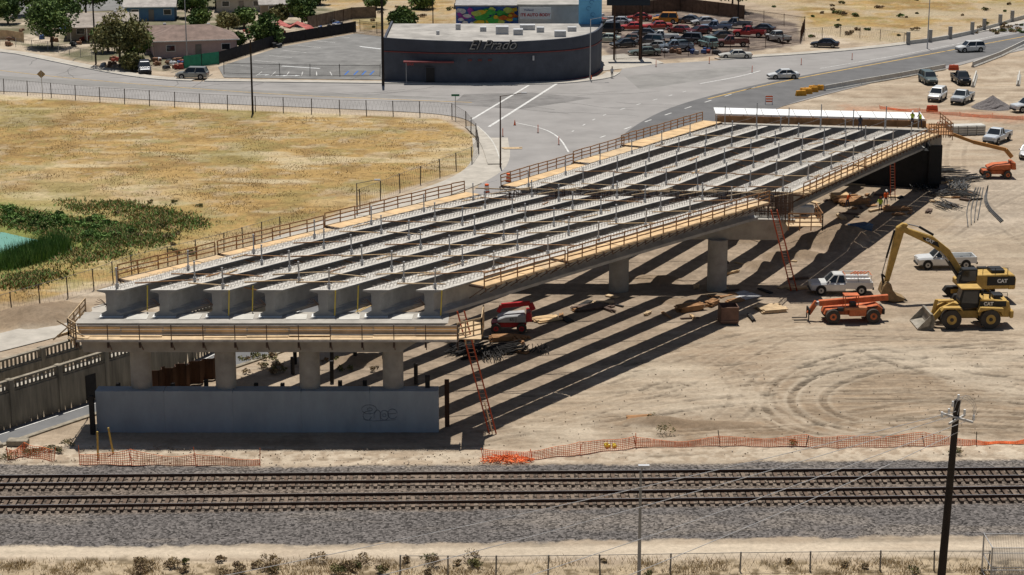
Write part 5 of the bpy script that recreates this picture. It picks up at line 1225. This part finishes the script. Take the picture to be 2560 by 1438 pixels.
junkc=[M('junk_a',(.4,.4,.4),.7),M('junk_b',(.05,.1,.25),.7),M('junk_c',(.22,.12,.07),.8),M('junk_d',(.05,.05,.05),.7),M('junk_e',(.3,.06,.04),.7)]
for k in range(100):
    u,v=R.choice([(R.uniform(560,720),R.uniform(80,120)),(R.uniform(0,220),R.uniform(75,118)),(R.uniform(1390,1760),R.uniform(42,60)),(R.uniform(780,880),R.uniform(55,75)),(R.uniform(390,460),R.uniform(150,172)),(R.uniform(1600,1800),R.uniform(128,136)),(R.uniform(250,460),R.uniform(150,178))])
    mb=MB()
    for j in range(R.randint(2,4)): mb.box((R.uniform(-.6,.6),R.uniform(-.5,.5),R.uniform(.2,.5)),(R.uniform(.3,1.2),R.uniform(.3,.9),R.uniform(.3,.8)),0,rz=R.random()*3,tx=R.uniform(.6,1),ty=R.uniform(.6,1))
    mb.obj('scrap_heap',R.choice(junkc),loc=G(u,v),bevel=.05,label='small heap of discarded household scrap in a yard',cat='scrap',group='scrap heaps')
# ------------------------------------------------ vegetation
lf=[M('leaf_dark',(.04,.075,.018),.8,var=.3),M('leaf_mid',(.085,.14,.03),.8,var=.3),M('leaf_light',(.14,.20,.05),.8,var=.3)]
lo=[M('olive_dark',(.07,.075,.025),.8,var=.3),M('olive_mid',(.14,.14,.045),.8,var=.3),M('olive_light',(.22,.20,.08),.8,var=.3)]
def leafcloud(mb,cx,cy,cz,rx,ry,rz,n,sz,nc=12):
    cl=[]
    for k in range(nc):
        a=R.random()*6.28; ph_=math.acos(R.uniform(-.6,1)); r=R.uniform(.25,.75)
        cl.append((cx+rx*r*math.sin(ph_)*math.cos(a),cy+ry*r*math.sin(ph_)*math.sin(a),cz+rz*r*math.cos(ph_),R.uniform(.3,.52),R.randint(0,2)))
    for k in range(n):
        c=cl[k%nc]; v=Vector((R.gauss(0,1),R.gauss(0,1),R.gauss(0,1))).normalized()*R.uniform(.6,1.1)
        p=Vector((c[0]+v.x*rx*c[3],c[1]+v.y*ry*c[3],c[2]+v.z*rz*c[3]))
        a=Vector((R.gauss(0,1),R.gauss(0,1),R.gauss(0,1))).normalized(); b=a.cross(Vector((R.gauss(0,1),R.gauss(0,1),R.gauss(0,1)))).normalized(); s_=sz*R.uniform(.6,1.3)
        mb.add([p-a*s_,p-b*s_*.5,p+a*s_,p+b*s_*.5],[(0,1,2,3)],min(2,max(0,c[4]+R.choice([-1,0,0,1]))))
    return cl
bark=M('bark',(.10,.07,.05),.95,var=.3)
def tree(u,v,h,r,ms,lab,n=4200,sz=.32):
    T=thing('tree',lab,'tree',G(u,v)); mb=MB(); n=int(n*min(1,(r/4)**1.5+.2)); cl=leafcloud(mb,0,0,max(h-r*.85,r*.7),r,r,r*.85,n,sz,20); mb.obj('crown',ms,parent=T)
    mb=MB().cyl((0,0,-.1),(.1,0,h*.45),.22,.15,n=8)
    for c in cl[:8]: mb.cyl((.1,0,h*.4),(c[0]*.8,c[1]*.8,c[2]),.1,.03,n=6)
    mb.obj('trunk',bark,parent=T)
for a in[(130,118,9.0,5.0,lf,'leafy dark green tree beside the tan house'),(300,165,9.5,4.9,lo,'dense olive green tree in front of the house'),(345,150,5,2.8,lf,'small green tree beside the pink house'),(662,112,5.2,3.5,lf,'round green tree beside the parking lot fence'),(755,62,6,3.4,lf,'round green tree near the shed'),
   (215,45,9,5.4,lf,'large green tree behind the tan house'),(570,92,4.5,2.2,lo,'small olive tree behind the pink house'),(480,45,6,3.4,lf,'green tree beside the blue house'),(335,30,7,4.2,lf,'green tree at the edge of the lot'),(20,60,5,3,lf,'green shrubby tree at the yard edge'),
   (1005,75,4,3,lf,'dark green bushy tree near the mural'),(540,20,6,4,lf,'green tree by the far road'),(1830,30,8,4,lf,'green tree behind the salvage yard'),(590,120,3,1.8,lf,'green shrub beside the black fence'),(80,40,7,4,lf,'green tree near the driveway'),(1060,22,4,3,lf,'green tree on the dry slope'),(700,60,3.6,2,lo,'small olive tree behind the fence'),
   (420,20,6,4,lf,'green tree behind the blue house'),(270,130,5,2.8,lf,'leafy shrub in front of the tan house'),(650,20,6,4,lo,'olive tree along the far yard'),(160,60,6,3.6,lf,'green tree between two houses'),(800,12,4,2.6,lf,'green tree on the dry field edge'),(330,178,3,2.0,lo,'olive shrub beside the kerb'),(610,70,4,2.4,lf,'green tree behind the stored junk'),(500,75,4,2.2,lf,'green tree behind the pink roof'),(940,22,3.4,2.4,lf,'green bushy tree on the dry slope')]:
    tree(*a)
dw=[M('dry_a',(.24,.175,.095),.9,var=.3),M('dry_b',(.36,.27,.15),.9,var=.3),M('dry_c',(.15,.10,.06),.9,var=.3)]
def bush(u,v,r,h,ms,lab,n=160,sz=.14,nm='bush',cat='bush',grp=None):
    mb=MB(); leafcloud(mb,0,0,h*.4,r,r,h*.55,n,sz,6); mb.obj(nm,ms,loc=G(u,v),label=lab,cat=cat,group=grp)
for k in range(40):
    u=R.choice([R.uniform(340,560),R.uniform(560,1250),R.uniform(850,1200),R.uniform(1500,2500)]); v=R.uniform(1402,1438); r=R.uniform(.3,.75) if u<1300 else R.uniform(.2,.4)
    bush(u,v,r,r*1.1,dw if R.random()<.9 else lo,'dry brown weed bush on the sandy strip',260,.07,grp='dry weed bushes')
for u,v,r in((1630,1052,.8),(1660,1085,1.0),(2390,1135,.6),(60,1140,.8),(120,1128,.6),(20,1150,.8),(175,1112,.6),(1980,1112,.5),(2280,1430,.5),(680,1432,.5),(1620,1440,.4),(150,1130,.5),(90,1135,.6)):
    bush(u,v,r,r*.9,[lo[0],lo[1],dw[1]],'small grey green weed clump on sand',220,.07,grp='green weed clumps')
for k in range(80):
    u,v=R.choice([(R.uniform(880,1130),R.uniform(-5,70)),(R.uniform(1850,2560),R.uniform(-5,40)),(R.uniform(2020,2300),R.uniform(20,95)),(R.uniform(2440,2560),R.uniform(60,90))]); r=R.uniform(.3,1.1)
    bush(u,v,r,r*.8,R.choice([lo,dw,dw,lf]),'scrubby bush on the dry lot',120,.2,grp='scrub bushes on the dry lots')
for k in range(30):
    u=R.uniform(600,940); v=R.uniform(890,935); bush(u,v,R.uniform(.3,.6),.5,R.choice([dw,lo]),'weed tuft at the underpass road edge',80,.1,grp='weeds beside the underpass road')
def blades(name,ms,fn,n,h,w_,spread=.25,lean=.4):
    mb=MB()
    for k in range(n):
        u,v=fn(); x,y,_=G(u,v)
        for j in range(5):
            a=R.random()*6.28; bx_,by_=x+R.gauss(0,spread),y+R.gauss(0,spread); hh=h*R.uniform(.5,1.3); dx,dy=R.uniform(-lean,lean)*hh,R.uniform(-lean,lean)*hh
            mb.add([(bx_-w_*math.cos(a),by_-w_*math.sin(a),-.03),(bx_+w_*math.cos(a),by_+w_*math.sin(a),-.03),(bx_+dx,by_+dy,hh)],[(0,1,2)],R.randint(0,len(ms)-1))
    return mb.obj(name,ms,kind='stuff')
def inpoly(poly):
    us=[p[0] for p in poly]; vs=[p[1] for p in poly]
    def f():
        while True:
            u,v=R.uniform(min(us),max(us)),R.uniform(min(vs),max(vs)); c=False; n=len(poly)
            for i in range(n):
                a,b=poly[i],poly[(i+1)%n]
                if (a[1]>v)!=(b[1]>v) and u<(b[0]-a[0])*(v-a[1])/(b[1]-a[1])+a[0]: c=not c
            if c: return u,v
    return f
gy=[M('straw_a',(.38,.26,.11),.9,var=.2),M('straw_b',(.28,.19,.08),.9,var=.2),M('straw_c',(.44,.33,.17),.9,var=.2)]
fieldp=[(0,250),(500,280),(1090,302),(1175,345),(1190,385),(1100,430),(800,540),(480,640),(150,730),(0,760)]
def clumpy(fn,sc,th):
    def f():
        while True:
            u,v=fn(); x,y,_=G(u,v)
            if float(fbm(np.array([[x]]),np.array([[y]]),sc,2,60)[0,0])>th or R.random()<.08: return u,v
    return f
blades('dry_grass',gy,clumpy(inpoly(fieldp),.3,.55),3200,.14,.045,.6,1.2)
blades('dry_grass',gy+[dw[0]],clumpy(inpoly([(0,1402),(2560,1400),(2560,1440),(0,1440)]),.5,.55),1500,.22,.02,.3,.8)
gr=[M('reed_a',(.12,.22,.045),.8,var=.3),M('reed_b',(.18,.28,.07),.8,var=.3),M('reed_c',(.06,.12,.025),.8,var=.3)]
blades('reeds',gr,inpoly([(0,650),(60,628),(110,610),(160,606),(175,622),(120,650),(40,672),(0,680)]),900,1.3,.045,.3)
blades('green_grass',gr+[lo[1],gy[0]],inpoly([(0,515),(190,550),(300,562),(330,588),(280,605),(190,605),(130,590),(60,572),(0,560)]),2200,.28,.1,.6,1.2)
blades('green_grass',gr+[lo[1],gy[0],gy[1]],clumpy(inpoly([(150,500),(420,510),(520,560),(400,610),(290,640),(60,720),(0,720),(0,670),(100,655),(250,600)]),.5,.5),2600,.26,.09,.7,1.2)
for k in range(34):
    u,v=inpoly([(0,515),(190,545),(300,562),(325,585),(250,600),(100,572),(0,555)])(); bush(u,v,R.uniform(.5,1.2),R.uniform(.5,1.0),R.choice([[gr[2],gr[0],gr[1]],[gr[2],lo[1],gr[0]]]),'green waterside bush on the pond bank',260,.14,grp='waterside bushes')
for k in range(18):
    u,v=R.uniform(250,520),R.uniform(505,640); bush(u,v,R.uniform(.3,.7),R.uniform(.25,.5),R.choice([lo,[dw[0],lo[1],dw[1]]]),'low olive shrub fading into the dry field',140,.12,grp='waterside bushes')
wm=bpy.data.materials.new('pond_water'); wm.use_nodes=True; b_=wm.node_tree.nodes['Principled BSDF']; b_.inputs['Base Color'].default_value=(.15,.33,.25,1); b_.inputs['Roughness'].default_value=.3
MB().sheet(GP([(-420,560),(0,572),(60,585),(110,595),(170,600),(190,620),(140,645),(60,660),(0,668),(-420,705)]),-.18).obj('water',wm,kind='structure')
mb=MB()
pf=inpoly([(1200,1100),(1700,900),(2560,860),(2560,1140),(1200,1150)])
for k in range(450):
    x,y,_=G(*pf()); s_=R.uniform(.03,.08); mb.box((x,y,s_*.2),(s_*1.5,s_,s_*.8),R.randint(0,1),rz=R.random()*3,tx=.6,ty=.6)
pf=inpoly([(0,1112),(1200,1120),(1200,1165),(0,1165)])
for k in range(300):
    x,y,_=G(*pf()); s_=R.uniform(.03,.08); mb.box((x,y,s_*.2),(s_*1.5,s_,s_*.8),R.randint(0,1),rz=R.random()*3,tx=.6,ty=.6)
mb.obj('loose_stones',[M('clod',(.28,.21,.14),.95),M('stone_pale',(.45,.38,.3),.95)],kind='stuff')
T=thing('wire_enclosure','galvanised wire mesh enclosure at the corner of the strip','enclosure',G(2475,1470))
mb=MB()
for (x,y) in((0,0),(3.5,0),(0,2.2),(3.5,2.2)): mb.cyl((x,y,0),(x,y,2.6),.05,n=8)
for hh in(.2,1.3,2.55): mb.beam((0,0,hh),(3.5,0,hh),.04); mb.beam((0,2.2,hh),(3.5,2.2,hh),.04); mb.beam((0,0,hh),(0,2.2,hh),.04)
for k in range(36): mb.beam((k*.1,0,.1),(k*.1,0,2.55),.012); mb.beam((k*.1,2.2,.1),(k*.1,2.2,2.55),.012); mb.beam((0,0,.1+k*.068),(3.5,0,.1+k*.068),.012)
mb.obj('cage_frame',steel,parent=T)
# ------------------------------------------------ people
skinm=M('skin',(.30,.17,.11),.6,var=.05); jeans=M('denim',(.04,.05,.09),.9); hair=M('hair',(.02,.015,.01),.8); boots=M('boots',(.05,.03,.02),.8)
def person_mesh(pose):
    V=[];E=[];RR=[]
    def j(p,r,par=None):
        V.append(p);RR.append(r); i=len(V)-1
        if par is not None: E.append((par,i))
        return i
    lean=pose.get('lean',0)
    def L(x,y,z): 
        if z>.95: k=z-.95; return (x,y-k*math.sin(lean),.95+k*math.cos(lean))
        return (x,y,z)
    pel=j((0,0,.95),.15); ch=j(L(0,0,1.15),.14,pel); c2=j(L(0,0,1.38),.16,ch); nk=j(L(0,0,1.52),.06,c2); hd=j(L(0,-.02,1.62),.085,nk); h2=j(L(0,-.02,1.74),.09,hd); j(L(0,-.11,1.64),.02,hd)
    st=pose.get('step',.12)
    for s_ in(-1,1):
        hp=j((s_*.1,0,.88),.1,pel); kn=j((s_*.13,-s_*st*.6-.02,.48),.07,hp); an=j((s_*.14,-s_*st,.1),.045,kn); j((s_*.15,-s_*st-.17,.05),.04,an)
        sh=j(L(s_*.2,0,1.43),.065,c2); arm=pose['arms'][0 if s_<0 else 1]
        el=j(L(s_*.27,arm[0]*.5,1.43-.28+arm[1]*.2),.045,sh); wr=j(L(s_*.27-s_*arm[2],arm[0]*1.3,1.43-.52+arm[1]),.03,el)
        d=Vector(V[wr])-Vector(V[el]); d.normalize(); pm=j(tuple(Vector(V[wr])+d*.06),.028,wr)
        for f in range(4): 
            q=Vector(V[pm])+Vector(((f-1.5)*.016,0,0)); k=j(tuple(q+d*.035),.009,pm); j(tuple(q+d*(.065+.01*(f%2))+Vector((0,-.012,0))),.008,k)
        j(tuple(Vector(V[pm])+Vector((-s_*.04,-.02,0))+d*.01),.009,pm)
    me=bpy.data.meshes.new('pm'); me.from_pydata(V,E,[]); ob=bpy.data.objects.new('pmtmp',me); COL.objects.link(ob)
    sk_=ob.modifiers.new('s','SKIN'); 
    for i,r in enumerate(RR): me.skin_vertices[0].data[i].radius=(r,r*.85)
    me.skin_vertices[0].data[0].use_root=True
    ss_=ob.modifiers.new('u','SUBSURF'); ss_.levels=1
    dg=bpy.context.evaluated_depsgraph_get(); out=bpy.data.meshes.new_from_object(ob.evaluated_get(dg)); bpy.data.objects.remove(ob)
    return out,L
def person(loc,rz,shirt,pants,vest,hat,lab,pose):
    me,L=person_mesh(pose); me.name='person_body'; me.materials.clear()
    for m in(skinm,shirt,pants,boots): me.materials.append(m)
    for p in me.polygons:
        c=p.center; p.use_smooth=True
        p.material_index=3 if c.z<.12 else 2 if c.z<.97 and abs(c.x)<.24 else 1 if (c.z<1.5 and abs(c.x)<.30 and abs(c.y)<.35 and c.z>.97) else 0
    o=bpy.data.objects.new('person',me); COL.objects.link(o); o.location=loc; o.rotation_euler[2]=math.radians(rz); tag(o,lab,'person','construction workers')
    mb=MB()
    rings=[]
    for (zz,rx,ry) in((1.0,.19,.15),(1.2,.19,.15),(1.4,.22,.16),(1.47,.16,.11)):
        rings.append([L(rx*math.cos(t*.628),ry*math.sin(t*.628),zz) for t in range(10)])
    mb.loft(rings,cap=False).obj('safety_vest',vest,parent=o)
    mb=MB(); rings=[]
    for k in range(6):
        f=k/5*1.57; rings.append([L(.13*math.cos(f)*math.cos(t*.524),-.02+.15*math.cos(f)*math.sin(t*.524),1.72+.13*math.sin(f)) for t in range(12)])
    mb.loft(rings).add([L(-.12,-.14,1.72),L(.12,-.14,1.72),L(.1,-.23,1.71),L(-.1,-.23,1.71)],[(0,1,2,3)]).obj('hard_hat',hat,parent=o)
    return o
whh=M('hard_hat_white',(.75,.75,.72),.4)
st1={'arms':[(-.15,.1,.02),(-.1,0,0)],'step':.1}; st2={'arms':[(-.3,.25,.1),(-.3,.25,.1)],'step':.15,'lean':.35}; st3={'arms':[(-.25,.3,.05),(.05,0,0)],'step':.2}
person(P(2150,312,226)[:2]+(6.3,),20,M('shirt_dark',(.05,.05,.06),.9),jeans,M('shirt_dark2',(.06,.06,.07),.9),whh,'worker in dark clothes standing on the girders at the abutment',st1)
person(G(2280,316,6.4),-30,M('shirt_tan',(.4,.3,.2),.9),jeans,hivy,whh,'worker in a yellow vest on the abutment platform',st3)
person(G(2300,318,6.4),200,M('shirt_g',(.2,.25,.1),.9),jeans,hivy,whh,'worker in a yellow vest bending on the abutment platform',st2)
person(G(2214,515),10,hiv,jeans,hiv,whh,'worker in orange shirt standing beneath the bridge',st1)
person(G(2200,532),-20,M('shirt_y',(.5,.6,.1),.9),jeans,hivy,M('hard_hat_orange',(.8,.2,.03),.4),'worker in yellow vest walking beneath the bridge',st3)
person(G(2118,520),40,hiv,jeans,hiv,whh,'worker in orange vest beside the timber stack',st2)
person(G(1812,312),0,hiv,jeans,hiv,whh,'worker in orange standing beside the bridge end',st1)
person(G(1530,196),160,M('shirt_w',(.5,.5,.5),.9),M('shorts',(.1,.1,.12),.9),M('shirt_w2',(.5,.5,.5),.9),hair,'pedestrian in grey clothes near the street corner',st1)
